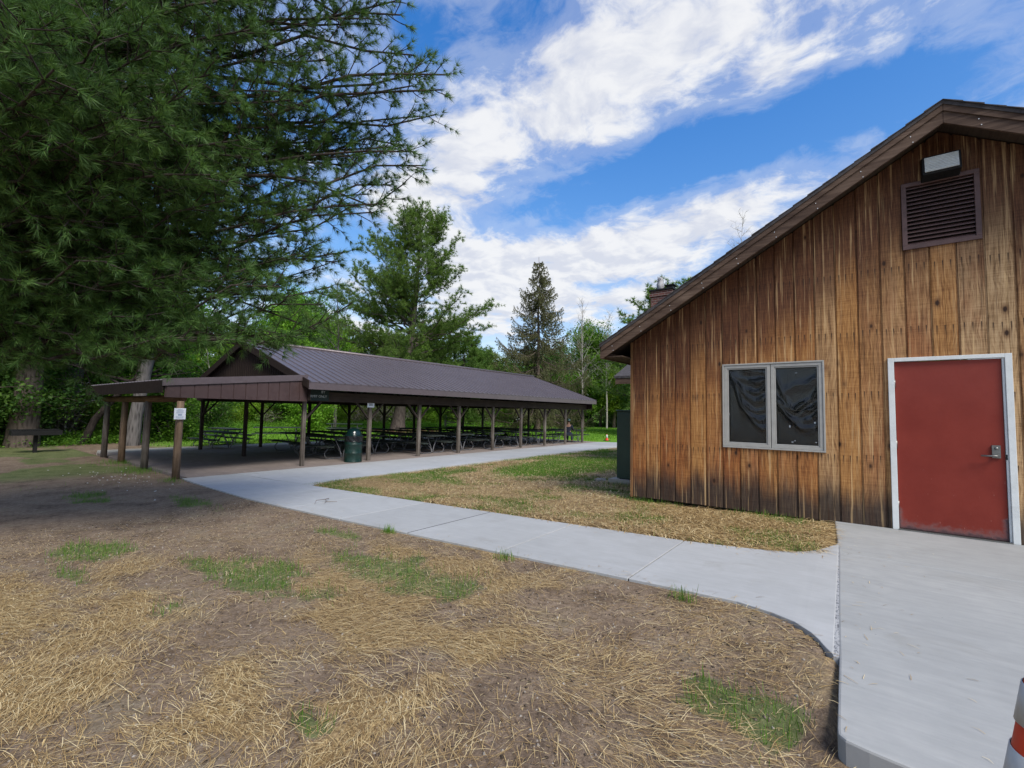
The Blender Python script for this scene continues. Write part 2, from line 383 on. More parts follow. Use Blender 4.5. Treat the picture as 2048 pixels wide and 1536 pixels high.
M['owl'] = m_simple('owl_plastic', (.33, .33, .34), .6, 0, .5, 14, .2)
M['fence_wood'] = m_wood('rail_wood', (.10, .08, .065), (.22, .18, .15), (.34, .29, .25), 'X')
M['disc'] = m_simple('pale_disc', (.62, .64, .66), .5)
M['mulch'] = m_simple('bark_mulch', (.12, .045, .028), .95, 0, .6, 9, .8)
M['twig'] = m_simple('dead_twig', (.16, .12, .09), .9)
M['petal'] = m_simple('white_pebble', (.5, .5, .47), .8)
M['crumb'] = m_straw_('soil_crumb', [(.05, .038, .028), (.11, .085, .065), (.19, .155, .125), (.36, .33, .29)])
M['stone'] = m_simple('grey_stone', (.30, .27, .24), .9, 0, .3, 8, .5)
M['straw'] = None
def m_straw(name, cols):
    t = NT(name); r = t.rand_island(); n = t.noise(t.pos(), 1.1, 3, .6)
    f = t.math('ADD', t.math('MULTIPLY', r, .75), t.math('MULTIPLY', n, .25))
    t.bsdf(t.ramp(f, [(.12, cols[0]), (.4, cols[1]), (.65, cols[2]), (.88, cols[3])]), .6, None, 0, .4); return t.m
M['straw'] = m_straw('dry_straw', [(.14, .082, .034), (.33, .215, .09), (.52, .375, .17), (.74, .61, .36)])
M['grass'] = m_leaf('green_grass', (.035, .085, .012), (.09, .195, .020), (.18, .30, .042), .35)
M['lawn_blade'] = m_leaf('lawn_grass', (.06, .15, .012), (.13, .27, .022), (.20, .35, .04), .35)
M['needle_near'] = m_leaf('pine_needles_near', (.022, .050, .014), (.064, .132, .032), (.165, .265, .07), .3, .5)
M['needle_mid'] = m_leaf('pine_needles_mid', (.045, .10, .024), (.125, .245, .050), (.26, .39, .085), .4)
M['spruce'] = m_leaf('spruce_needles', (.06, .066, .028), (.125, .135, .055), (.20, .21, .09), .35)
M['leaf_bright'] = m_leaf('bright_spring_leaves', (.07, .15, .016), (.17, .32, .028), (.30, .46, .05), .5)
M['leaf_mid'] = m_leaf('mid_green_leaves', (.04, .105, .014), (.11, .25, .024), (.21, .37, .045), .45)
M['leaf_dark'] = m_leaf('dark_leaves', (.022, .066, .013), (.058, .15, .024), (.13, .25, .04), .42)
M['leaf_olive'] = m_leaf('olive_leaves', (.06, .09, .022), (.13, .175, .042), (.24, .27, .085), .4)
M['bark_pine'] = m_bark('pine_bark', (.028, .022, .020), (.10, .082, .072))
M['bark_grey'] = m_bark('grey_bark', (.034, .03, .029), (.135, .125, .12))
M['bark_brown'] = m_bark('brown_bark', (.045, .035, .028), (.14, .11, .09))
M['bark_pale'] = m_bark('pale_bark', (.12, .105, .09), (.32, .295, .27))
M['bark_limb'] = m_bark('limb_bark', (.016, .013, .012), (.05, .04, .036))
M['twig_dark'] = m_simple('branch_wood', (.045, .034, .028), .9, 0, .3)

# ------------------------------------------------------------------ terrain
CONC_Y0, CONC_Y1 = 3.85, 5.42
def plane(x, y):
    x = np.asarray(x, float)
    return np.maximum(.031*np.minimum(0, x+.4), -.38)
def near_edge(x):                                  # near edge of the walk, flaring out to the slab
    x = np.asarray(x, float)
    return np.interp(x, [-13.4, -8.9, -6, -1.3, -.8, -.57, -.42, -.31, -.24, -.2], [4.2, 3.83, 3.8, 3.87, 3.87, 3.8, 3.72, 3.6, 3.48, 3.35])
def terrain(x, y):
    x = np.asarray(x, float); y = np.asarray(y, float)
    z = plane(x, y)-.025
    d = near_edge(x)-y
    drop = sst(0, 1.3, d)*.11*sst(-14, -6, x)
    z = z-drop
    z = z+(fbm(x*.9, y*.9, 3)-.5)*.05*sst(.1, .8, np.abs(d))*sst(-16, -11, x)
    z = z+(fbm(x*4, y*4, 9)-.5)*.02*sst(.05, .4, np.abs(d))*sst(-24, -11, x)
    # under concrete the soil sits lower
    inside = ((y > near_edge(x)+.06) & (y < CONC_Y1-.08) & (x > -13.4)) | ((x > -.14) & (y > 2.62) & (y < 9)) | ((x > -23.5) & (x < -10.1) & (y > 4.3) & (y < 27))
    z = np.where(inside, z-.07, z)
    far = sst(20, 90, np.hypot(x, y))
    z = z+(fbm(x*.035, y*.035, 21)-.5)*.5*far+sst(60, 300, np.hypot(x, y))*4
    return z

def cover(x, y):
    """(grass, straw, lawn) amounts of ground cover, 0..1"""
    x = np.asarray(x, float); y = np.asarray(y, float)
    n1 = fbm(x*1.1+5, y*1.9, 31); n2 = fbm(x*.5, y*.8+9, 37); n3 = fbm(x*3, y*3, 41); n4 = fbm(x*9, y*9, 43)
    g = np.zeros_like(x)
    for cx, cy, a, b in [(-7.2,1.45,.55,.3), (-4.75,2.25,.75,.34), (-3.75,3.0,.85,.33), (-3.0,3.05,.35,.28), (-4.5,1.35,.25,.12), (-.72,2.68,.16,.16), (-.42,2.6,.14,.25), (-3.8,2.3,.35,.2), (-5.6,2.0,.4,.14), (-6.2,1.1,.4,.12), (-5.4,3.4,.5,.1), (-2.2,1.3,.12,.07), (-9.5,3.2,.9,.2), (-12,2.2,.8,.3)]:
        d = ((x-cx)/a)**2+((y-cy)/b)**2
        g = np.maximum(g, sst(1.9, .1, d+(n3-.5)*3.2+(n4-.5)*2.0))
    south = y < near_edge(x)
    left = sst(-13, -17, x)*sst(.45, .6, n2+.1*sst(-16, -22, x))
    g = np.maximum(g, left*south)
    straw = sst(.42, .66, n1*.55+n2*.3+n3*.25)*sst(-8.8, -5.2, x-(y-1)*.9)
    straw = straw*np.where(x > -1.9, .45, 1.0)*(1-.85*g)
    straw = np.where(south, straw, 0)
    north = (~south) & (x > -10.6) & (y < 24)
    lp = 0
    gn = sst(.46, .64, n1*.6+n3*.4+.05*sst(-5, -8, x))
    lp = sst(1.2, .7, ((x+7.2)/1.6)**2+((y-12.6)/3.4)**2+(n3-.5)*.6)
    gn = np.maximum(gn*.95, lp)
    g = np.where(north, gn, g); straw = np.where(north, .9*(1-.75*gn), straw)
    lawn = np.where((x < -22.3) & (y > 6.5) | (y > 26) | (x < -14) & (y > 26.5), 1.0, 0.0)
    lawn = lawn*np.where((x < -22) & (y < 12), sst(5.5, 9, y+(n1-.5)*2), 1)
    lawn = np.where(north, np.maximum(lawn, lp*.85), lawn)
    return g, straw, lawn

def axis(segs):
    out = []
    for a, b, st in segs: out.append(np.arange(a, b, st))
    return np.concatenate(out+[np.array([segs[-1][1]])])
gx = axis([(-420,-120,20),(-120,-50,4),(-50,-24,1),(-24,-12,.3),(-12,-6,.09),(-6,.6,.06),(.6,6,.4),(6,40,4),(40,300,20)])
gy = axis([(-200,-30,15),(-30,-4,2),(-4,-.6,.3),(-.6,4.2,.06),(4.2,8,.12),(8,30,.45),(30,90,2),(90,460,20)])
GX, GY = np.meshgrid(gx, gy); GZ = terrain(GX, GY)
nx, ny = len(gx), len(gy)
idx = np.arange(nx*ny).reshape(ny, nx)
F = np.stack([idx[:-1,:-1], idx[:-1,1:], idx[1:,1:], idx[1:,:-1]], -1).reshape(-1, 4)
me = np_mesh('ground', np.stack([GX, GY, GZ], -1).reshape(-1, 3), F)
g_, s_, l_ = cover(GX.ravel(), GY.ravel())
ca = me.color_attributes.new('cover', 'FLOAT_COLOR', 'POINT')
ca.data.foreach_set('color', np.stack([g_, s_, l_, np.ones_like(g_)], -1).astype(np.float32).ravel())
me.polygons.foreach_set('use_smooth', np.ones(len(F), dtype=bool))
def m_ground():
    t = NT('ground_soil'); p = t.pos(); a = t.n('ShaderNodeAttribute', attribute_name='cover'); sx = t.n('ShaderNodeSeparateColor'); t.set(sx.inputs[0], a.outputs['Color'])
    G, St, L = sx.outputs[0], sx.outputs[1], sx.outputs[2]
    n1 = t.noise(p, 2.2, 5, .62); n2 = t.noise(p, 18, 5, .7); n3 = t.noise(p, 75, 4, .7); n4 = t.noise(p, .35, 4, .6)
    f = t.math('ADD', t.math('MULTIPLY', n1, .4), t.math('ADD', t.math('MULTIPLY', n2, .35), t.math('MULTIPLY', n3, .3)))
    soil = t.ramp(f, [(.36, (.048, .033, .022)), (.47, (.145, .105, .074)), (.56, (.235, .175, .125)), (.68, (.37, .295, .22))])
    soil = t.mix(t.mr(n1, .5, .7, 0, .35), soil, (.06, .062, .028))
    lit = t.ramp(t.noise(t.vmath('MULTIPLY', p, (26, 60, 20)), 1, 4, .7), [(.38, (.11, .072, .033)), (.5, (.32, .22, .10)), (.62, (.54, .40, .20))])
    c = t.mix(t.math('MULTIPLY', t.mr(t.math('ADD', St, t.math('MULTIPLY', t.math('SUBTRACT', n2, .5), .9)), .3, .75, 0, 1), .75), soil, lit)
    gr = t.ramp(f, [(.35, (.03, .055, .014)), (.5, (.07, .13, .025)), (.68, (.13, .19, .05))])
    c = t.mix(t.mr(t.math('ADD', G, t.math('MULTIPLY', t.math('SUBTRACT', n2, .5), .8)), .45, .95, 0, .62), c, gr)
    lw = t.ramp(t.math('ADD', t.math('MULTIPLY', n4, .6), t.math('MULTIPLY', n2, .4)), [(.35, (.07, .165, .012)), (.52, (.13, .27, .02)), (.7, (.20, .34, .035))])
    c = t.mix(L, c, lw)
    h = t.math('ADD', t.math('MULTIPLY', n2, .6), t.math('MULTIPLY', n3, .4))
    t.bsdf(c, .95, t.bump(h, .8, .03), 0, .15); return t.m
tag(link_mesh('ground', me, m_ground()), kind='structure')

def ribbon(base, az, length, width, arch, bend, tilt, n=3):
    """flat strands: arrays of base points -> quads; arch lifts the middle, tilt lifts the tip"""
    N = len(base); t = np.linspace(0, 1, n+1)[None, :]
    a = az[:, None]+bend[:, None]*(t-.5)
    dx = np.cumsum(np.cos(a), 1)/(n+1)*length[:, None]; dy = np.cumsum(np.sin(a), 1)/(n+1)*length[:, None]
    dz = arch[:, None]*np.sin(np.pi*t)+tilt[:, None]*t**1.3
    P = base[:, None, :]+np.stack([dx, dy, dz], -1)
    side = np.stack([-np.sin(a), np.cos(a), np.zeros_like(a)], -1)
    w = width[:, None, None]*.5*np.where(t == 1, .35, 1)[..., None]
    L = P-side*w; R = P+side*w
    V = np.stack([L, R], 2).reshape(N, -1, 3); k = 2*(n+1)
    f = np.array([[2*i, 2*i+1, 2*i+3, 2*i+2] for i in range(n)])
    Fc = (np.arange(N)[:, None, None]*k+f[None]).reshape(-1, 4)
    return V.reshape(-1, 3), Fc

def merge(parts):
    Vs, Fs, b = [], [], 0
    for V, Fq in parts:
        Vs.append(V); Fs.append(Fq+b); b += len(V)
    return np.concatenate(Vs), np.concatenate(Fs)

def scatter(n, x0, x1, y0, y1, which, power=1.0):
    x = RNG.uniform(x0, x1, n); y = RNG.uniform(y0, y1, n)
    c = cover(x, y)[which]; keep = RNG.uniform(0, 1, n) < c**power
    x, y = x[keep], y[keep]
    bad = ((y > near_edge(x)-.01) & (y < CONC_Y1+.02+.25*sst(-1.2, -.3, x)) & (x > -13.4)) | ((x > -.42) & (y > 3.2)) | ((x > -.22) & (y > 2.45)) | ((x < -9.95) & (x > -23) & (y > 4)) | ((x > -3.22) & (y > 7.5))
    x, y = x[~bad], y[~bad]
    return np.stack([x, y, terrain(x, y)], -1)

# straw: near field, thin scatter everywhere south of the walk, and the strip beyond the walk
parts = []
B = scatter(210000, -9.5, -.15, -1.2, 3.95, 1); N = len(B)
B[:, 2] += RNG.uniform(.002, .022, N)
flow = (fbm(B[:,0]*.7, B[:,1]*.7, 51)-.5)*5
parts.append(ribbon(B, flow+RNG.normal(0, .55, N), RNG.uniform(.04, .30, N)*RNG.uniform(.5, 1, N), RNG.uniform(.0010, .0030, N), RNG.uniform(0, .018, N)*RNG.uniform(0, 1, N), RNG.normal(0, .13, N), RNG.normal(0, .007, N)))
B = np.stack([RNG.uniform(-9, -.2, 9000), RNG.uniform(-1.2, 3.9, 9000)], -1)
B = B[(B[:,1] < near_edge(B[:,0])-.02) & ~((B[:,0] > -.22) & (B[:,1] > 2.45))]
B = np.concatenate([B, terrain(B[:,0], B[:,1])[:, None]+.006], 1); N = len(B)
parts.append(ribbon(B, RNG.uniform(0, 6.28, N), RNG.uniform(.05, .28, N), RNG.uniform(.0015, .0034, N), RNG.uniform(0, .012, N), RNG.normal(0, .16, N), RNG.normal(0, .006, N)))
B = scatter(70000, -10.2, -.4, 5.5, 7.62, 1); N = len(B); B[:, 2] += RNG.uniform(.006, .035, N)
parts.append(ribbon(B, RNG.normal(0, .8, N), RNG.uniform(.07, .28, N), RNG.uniform(.0035, .0075, N), RNG.uniform(0, .025, N), RNG.normal(0, .5, N), RNG.normal(0, .01, N)))
B = scatter(60000, -10.2, -3.3, 7.6, 18, 1); N = len(B); B[:, 2] += RNG.uniform(.004, .04, N)
parts.append(ribbon(B, RNG.normal(0, .9, N), RNG.uniform(.1, .3, N), RNG.uniform(.006, .013, N), RNG.uniform(0, .03, N), RNG.normal(0, .5, N), RNG.normal(0, .01, N)))
B = np.stack([RNG.uniform(-9.5, -.2, 90000), RNG.uniform(-1.2, 3.9, 90000)], -1)
B = B[(B[:,1] < near_edge(B[:,0])-.02) & ~((B[:,0] > -.22) & (B[:,1] > 2.45))]
B = B[RNG.uniform(0, 1, len(B)) < .25+.75*cover(B[:,0], B[:,1])[1]]
B = np.concatenate([B, terrain(B[:,0], B[:,1])[:, None]+.005], 1); N = len(B)
parts.append(ribbon(B, RNG.uniform(0, 6.28, N), RNG.uniform(.012, .06, N), RNG.uniform(.0018, .004, N), RNG.uniform(0, .008, N), RNG.normal(0, .3, N), RNG.normal(0, .004, N), 1))
bx = np.concatenate([RNG.uniform(-9, -.6, 160), RNG.uniform(-9, -.6, 90), RNG.uniform(-.2, .5, 50), -.22+np.abs(RNG.normal(0, .12, 40))])
by = np.concatenate([near_edge(bx[:160])+np.abs(RNG.normal(0, .10, 160)), CONC_Y1-np.abs(RNG.normal(0, .09, 90)), RNG.uniform(2.6, 7.5, 50), RNG.uniform(2.7, 6.5, 40)])
B = np.stack([bx, by, plane(bx, by)+.004], -1); N = len(B)
parts.append(ribbon(B, RNG.uniform(0, 6.28, N), RNG.uniform(.02, .13, N), RNG.uniform(.002, .0035, N), np.full(N, .003), RNG.normal(0, .3, N), np.zeros(N), 2))
V, Fq = merge(parts)
tag(link_mesh('straw', np_mesh('straw', V, Fq), M['straw']), 'loose dry straw mulch scattered over the bare soil beside the walk', 'straw', kind='stuff')

# grass blades
parts = []
B = scatter(80000, -14, -.15, -1, 3.95, 0, 1.4); N = len(B)
parts.append(ribbon(B, RNG.uniform(0, 6.28, N), RNG.uniform(.01, .05, N), RNG.uniform(.0022, .0045, N), np.zeros(N), RNG.normal(0, .8, N), RNG.uniform(.012, .085, N), 2))
B = scatter(110000, -10.4, -.3, 5.4, 9.5, 0); N = len(B)
parts.append(ribbon(B, RNG.uniform(0, 6.28, N), RNG.uniform(.01, .05, N), RNG.uniform(.003, .005, N), np.zeros(N), RNG.normal(0, .8, N), RNG.uniform(.02, .07, N), 2))
B = scatter(70000, -10.4, -3.4, 9.5, 20, 0); N = len(B)
parts.append(ribbon(B, RNG.uniform(0, 6.28, N), RNG.uniform(.01, .05, N), RNG.uniform(.006, .010, N), np.zeros(N), RNG.normal(0, .8, N), RNG.uniform(.03, .09, N), 2))
# tufts along the edges of the walk, by the building and at the posts
for cx, cy, r, n in [(-1.15, 7.45, .25, 160), (-2.6, 7.5, .2, 90), (-3.3, 7.7, .2, 240), (-3.0, 7.5, .12, 120), (-4.1, 9.1, .4, 400), (-4.75, 3.74, .05, 90), (-2.9, 3.72, .06, 60), (-1.15, 3.72, .05, 60), (-13.1, 3.9, .2, 150), (-15.6, 3.9, .5, 600), (-18.2, 4.0, .5, 500)]:
    x = RNG.normal(cx, r, n); y = RNG.normal(cy, r*.5, n); ok = (y < 7.6)|(x < -3.25); x, y = x[ok], y[ok]; N = len(x)
    parts.append(ribbon(np.stack([x, y, terrain(x, y)], -1), RNG.uniform(0, 6.28, N), RNG.uniform(.01, .06, N), RNG.uniform(.003, .006, N), np.zeros(N), RNG.normal(0, .8, N), RNG.uniform(.04, .12, N), 2))
V, Fq = merge(parts)
tag(link_mesh('grass', np_mesh('grass', V, Fq), M['grass']), 'young green grass sprouting in patches through the straw', 'grass', kind='stuff')
x = RNG.uniform(-46, -14, 130000); y = RNG.uniform(5, 75, 130000)
l = cover(x, y)[2]; k = (RNG.uniform(0, 1, len(x)) < l) & ~((x > -22.6) & (y < 26.2)); x, y = x[k], y[k]; N = len(x)
dist = np.hypot(x, y)
V, Fq = ribbon(np.stack([x, y, terrain(x, y)], -1), RNG.uniform(0, 6.28, N), RNG.uniform(.02, .08, N), .012+dist*.0006, np.zeros(N), RNG.normal(0, .8, N), RNG.uniform(.04, .1, N), 2)
tag(link_mesh('lawn_grass', np_mesh('lawn_grass', V, Fq), M['lawn_blade']), 'mown bright green lawn stretching behind the picnic pavilion', 'lawn', kind='stuff')

# pebbles and petals by the end post of the lean-to
b = MB()
for i in range(70):
    x = random.gauss(-14.6, 1.5); y = random.gauss(3.3, .35)
    if y > 3.95 and x > -13.4: continue
    z = float(terrain(x, y)); r = random.uniform(.008, .026)
    b.lathe([(0,-r*.3),(r*.8,0),(r*.6,r*.5),(0,r*.6)], 5, (x, y, z))
tag(b.build('pebbles', M['petal']), 'small white pebbles strewn on the dirt by the lean-to posts', 'pebbles', kind='stuff')

# crumbs of soil and bits of litter over the bare ground
N = 45000; x = RNG.uniform(-9, -.2, N); y = RNG.uniform(-1.1, 3.8, N); ok = (y < near_edge(x)-.02) & ~((x > -.25) & (y > 2.4)); x, y = x[ok], y[ok]; N = len(x)
r = .002+.013*RNG.uniform(0, 1, N)**4; c0 = np.stack([x, y, terrain(x, y)], -1)
oct_ = np.array([(1,0,0),(0,1,0),(-1,0,0),(0,-1,0),(0,0,1),(0,0,-1)], float); of = np.array([(0,1,4),(1,2,4),(2,3,4),(3,0,4),(1,0,5),(2,1,5),(3,2,5),(0,3,5)])
V = (c0[:, None, :]+oct_[None]*(r[:, None]*RNG.uniform(.5, 1.3, (N, 6)))[..., None]*np.array([1, 1, .7])).reshape(-1, 3)
tag(link_mesh('soil_crumbs', np_mesh('soil_crumbs', V, (np.arange(N)[:, None, None]*6+of[None]).reshape(-1, 3)), M['crumb']), 'crumbs of soil and small stones between the straw', 'soil crumbs', kind='stuff')
# ------------------------------------------------------------------ concrete
zt = lambda x, y: float(plane(x, y)); zb = lambda x, y: float(plane(x, y))-.14
w = MB(); gap = .006
xs = [-13.28, -11.9, -10.4, -8.85, -7.4, -5.92, -4.5, -3.08, -1.66]
for a, c in zip(xs[:-1], xs[1:]):
    w.prism([(a+gap, float(near_edge(a))), (c-gap, float(near_edge(c))), (c-gap, CONC_Y1), (a+gap, CONC_Y1)], zt, zb)
near = [(x, float(near_edge(x))) for x in (-1.66+gap, -1.3, -1.05, -.8, -.68, -.57, -.49, -.42, -.36, -.31, -.27, -.225, -.18)]
far = [(-.268, 6.34), (-.30, 6.2), (-.36, 6.02), (-.42, 5.87), (-.5, 5.74), (-.6, 5.64), (-.75, 5.56), (-.95, 5.51), (-1.3, 5.46), (-1.66+gap, CONC_Y1)]
w.prism(near+far, zt, zb)
ys = [5.42, 8.0, 10.6, 13.2, 15.8, 18.4, 21.0, 23.4]
tip = [(-10.0, 5.42+gap), (-9.55, 5.42+gap), (-9.72, 5.62), (-9.86, 6.0), (-9.95, 6.6), (-10.08, 8-gap), (-13.28, 8-gap), (-13.28, 5.42+gap)]
w.prism(tip, zt, zb)
rx = lambda y: float(np.interp(y, [8, 10, 14, 24], [-10.08, -10.15, -10.4, -10.4]))
for a, c in zip(ys[1:-1], ys[2:]):
    w.prism([(-13.28, a+gap), (rx(a), a+gap), (rx(c), c-gap), (-13.28, c-gap)], zt, zb)
w.prism([(-13.28, 23.4+gap), (-5.5, 23.4+gap), (-5.5, 26.4), (-13.28, 26.4)], zt, zb)
tag(w.build('concrete_walk', M['path'], bevel=.006), kind='structure')
j = MB()
for x in xs[1:-1]+[-1.66]: j.box(x-.02, x+.02, float(near_edge(x))+.01, CONC_Y1-.01, float(plane(x,0))-.1, float(plane(x,0))-(.001 if x == -4.5 else .012))
for y in ys[1:]: j.hexa([(-13.2,y-.02,-.5),(-10.5,y-.02,-.5),(-10.5,y+.02,-.5),(-13.2,y+.02,-.5),(-13.2,y-.02,-.395),(-10.5,y-.02,-.328),(-10.5,y+.02,-.328),(-13.2,y+.02,-.395)])
tag(j.build('walk_joints', M['joint']), kind='structure')
s = MB()
s.prism([(-.25, 5.87), (7, 5.87), (7, 7.615), (-.36, 7.615)], 0, -.2)
s.prism([(-.132, 2.6), (-.128, 2.55), (-.10, 2.522), (-.02, 2.505), (.1, 2.49), (3, 2.3), (7, 2.3), (7, 5.862), (-.25, 5.862), (-.19, 4.2), (-.152, 3.3)], 0, -.26)
tag(s.build('entry_slab', M['slab'], bevel=.012), kind='structure')
e = MB(); e.hexa([(-.181,3.34,-.1),(-.152,3.34,-.1),(-.252,6.1,-.1),(-.275,6.1,-.1),(-.181,3.34,-.004),(-.152,3.34,-.004),(-.252,6.1,-.004),(-.275,6.1,-.004)])
tag(e.build('expansion_joint', M['expansion']), kind='structure')
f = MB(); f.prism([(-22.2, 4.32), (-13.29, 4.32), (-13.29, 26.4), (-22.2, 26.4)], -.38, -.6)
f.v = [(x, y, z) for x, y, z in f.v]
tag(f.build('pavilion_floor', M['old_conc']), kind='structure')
f = MB(); f.prism([(-23.6, 4.6), (-22.204, 4.3), (-22.204, 26.4), (-23.3, 26.4)], -.375, -.6)
tag(f.build('back_walk', M['pale_conc']), kind='structure')
b = MB()
def arc(c, r, a0, a1, z, n=8, wob=.02): return [(c[0]+r*math.cos(a0+(a1-a0)*i/n)+random.uniform(-wob,wob)*.4, c[1]+r*math.sin(a0+(a1-a0)*i/n), z+.012+random.uniform(0,.02)) for i in range(n+1)]
zz = float(plane(-7.2, 4.4))
b.tube([(-7.55,4.62,zz+.01),(-7.42,4.48,zz+.03),(-7.3,4.42,zz+.015),(-7.1,4.5,zz+.03)], [.006,.006,.005,.003], 5)
b.tube([(-7.42,4.48,zz+.03),(-7.4,4.3,zz+.04),(-7.28,4.2,zz+.01)], [.005,.004,.002], 5); b.tube([(-7.3,4.42,zz+.015),(-7.18,4.32,zz+.02)], [.004,.002], 5)
tag(b.build('fallen_twig', M['twig']), 'small forked dead twig lying on the concrete walk', 'twig')
# ------------------------------------------------------------------ the timber building on the right
YW = 7.62
bld = tag(empty('park_building', (.8, YW, 0)), 'gabled building of vertical stained boards with a red door and blacked out window', 'building')
OPEN = [(-1.735, -.445, .905, 2.155), (.245, 1.33, -.1, 2.135), (.44, 1.13, 3.535, 4.365)]     # window, door, vent
def roof_z(x): return 5.06-.582*abs(x-.80)
wall = MB(); BW = .242; xb = -3.2; GAPW = .024
bounds = [-3.2+BW*i for i in range(35)]
for i, x0 in enumerate(bounds[:-1]):
    x1 = min(bounds[i+1], 4.85)
    if x0 > 4.8: break
    a, c = x0+GAPW/2, x1-GAPW/2
    dy = random.uniform(-.002, .002)
    cuts = sorted(set([a, c]+[v for o in OPEN for v in (o[0], o[1]) if a < v < c]+([.8] if a < .8 < c else [])))
    for p, q in zip(cuts[:-1], cuts[1:]):
        if q-p < .004: continue
        m = (p+q)/2; zs = -.02; holes = sorted([(o[2], o[3]) for o in OPEN if o[0] <= m <= o[1]])
        spans = []; lo = zs
        for h0, h1 in holes:
            if h0 > lo: spans.append((lo, h0))
            lo = h1
        spans.append((lo, None))
        for z0, z1 in spans:
            tp, tq = (roof_z(p)-.1, roof_z(q)-.1) if z1 is None else (z1, z1)
            y0, y1 = YW+dy, YW+.028
            wall.hexa([(p,y0,z0),(q,y0,z0),(q,y1,z0),(p,y1,z0),(p,y0,tp),(q,y0,tq),(q,y1,tq),(p,y1,tp)])
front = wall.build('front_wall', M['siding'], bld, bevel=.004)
bk = MB()                                        # recessed channel behind the boards
def backing(p, q, z0, z1=None):
    tp, tq = (roof_z(p)-.11, roof_z(q)-.11) if z1 is None else (z1, z1)
    bk.hexa([(p,YW+.016,z0),(q,YW+.016,z0),(q,YW+.05,z0),(p,YW+.05,z0),(p,YW+.016,tp),(q,YW+.016,tq),(q,YW+.05,tq),(p,YW+.05,tp)])
E_ = [-3.19, -1.735, -.445, .245, .44, .8, 1.13, 1.33, 4.84]
for p, q in zip(E_[:-1], E_[1:]):
    m = (p+q)/2; lo = -.02
    for o in sorted([o for o in OPEN if o[0] <= m <= o[1]], key=lambda o: o[2]):
        if o[2] > lo: backing(p, q, lo, o[2])
        lo = o[3]
    backing(p, q, lo)
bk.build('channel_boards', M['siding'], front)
sd = MB(); sd.box(-3.215, -3.15, YW+.06, 13.9, -.05, 2.55); sd.box(4.8, 4.86, YW+.06, 13.9, -.05, 2.55); sd.box(-3.1, 4.75, 13.8, 13.88, -.05, 2.5)
sd.build('side_wall', M['side_siding'], bld)
cb = MB(); cb.box(-3.232, -3.192, YW-.012, YW+.055, -.03, 2.62); cb.build('corner_board', M['side_siding'], bld)
# roof: two slabs, rake boards, soffit
RY0, RY1 = 7.17, 14.2; HX = 4.367
rf = MB()
for s in (-1, 1):
    xe = .8+s*(HX+.03); xr = .8
    zt_, ze = 5.105, 5.105-.582*(HX+.03)
    A = [(xe,RY0-.03,ze-.045),(xr,RY0-.03,zt_-.045),(xr,RY1,zt_-.045),(xe,RY1,ze-.045),(xe,RY0-.03,ze),(xr,RY0-.03,zt_),(xr,RY1,zt_),(xe,RY1,ze)]
    rf.hexa(A)
    n = 26                                        # shingle courses
    for k in range(n):
        t0 = k/n; xa = xe+(xr-xe)*t0; xc = xe+(xr-xe)*(t0+1/n); za = ze+(zt_-ze)*t0; zc = ze+(zt_-ze)*(t0+1/n)
        dy = random.uniform(-.012, .012)
        rf.hexa([(xa,RY0-.04+dy,za+.001),(xc,RY0-.04+dy,zc+.001),(xc,RY1,zc+.001),(xa,RY1,za+.001),(xa,RY0-.04+dy,za+.018),(xc,RY0-.04+dy,zc+.006),(xc,RY1,zc+.006),(xa,RY1,za+.018)])
roof = rf.build('roof', M['shingle'], bld)
def rake(s):
    r = MB(); xe = .8+s*HX; xr = .8+s*.002
    for (d0, d1, y0) in ((.0, -.215, RY0),):
        z0, z1 = 5.06, 5.06-.582*HX
        r.hexa([(xe,y0,z1+d1),(xr,y0,z0+d1),(xr,y0+.035,z0+d1),(xe,y0+.035,z1+d1),(xe,y0,z1+d0),(xr,y0,z0+d0),(xr,y0+.035,z0+d0),(xe,y0+.035,z1+d0)])
    z0, z1 = 5.06, 5.06-.582*HX                    # narrow trim strip above
    r.hexa([(xe,y0-.018,z1-.075),(xr,y0-.018,z0-.075),(xr,y0-.002,z0-.075),(xe,y0-.002,z1-.075),(xe,y0-.018,z1-.002),(xr,y0-.018,z0-.002),(xr,y0-.002,z0-.002),(xe,y0-.002,z1-.002)])
    r.cut = len(r.f); r.mat2 = M['disc']          # nail heads along the board
    for k in range(9):
        t = (k+.4)/9; x = xe+(xr-xe)*t; z = z1+(z0-z1)*t
        for q, dz in ((0, -.115), (1, -.19)):
            r.tube([(x+.02*q, y0-.0002, z+dz), (x+.02*q, y0-.005, z+dz)], .006, 6)
    r.build('rake_board', M['rake'], bld)
rake(-1); rake(1)
sf = MB()
for s in (-1, 1):
    xe = .8+s*(HX-.01); xr = .8
    z0, z1 = 5.06-.06, 5.06-.06-.582*(HX-.01)
    sf.hexa([(xe,RY0+.036,z1-.02),(xr,RY0+.036,z0-.02),(xr,RY1-.05,z0-.02),(xe,RY1-.05,z1-.02),(xe,RY0+.036,z1),(xr,RY0+.036,z0),(xr,RY1-.05,z0),(xe,RY1-.05,z1)])
sf.build('soffit', M['soffit'], bld)
for s in (-1, 1):
    ev = MB(); x = .8+s*HX; ze = 5.06-.582*HX
    ev.box(min(x, x+s*.03), max(x, x+s*.03), RY0+.001, RY1-.02, ze-.2, ze+.005); ev.build('eave_board', M['rake'], bld)
    ev = MB(); xi = .8+s*4.02; ev.box(min(xi, x-s*.001), max(xi, x-s*.001), RY0+.05, RY1-.05, ze-.185, ze-.165); ev.build('eave_soffit', M['soffit'], bld)
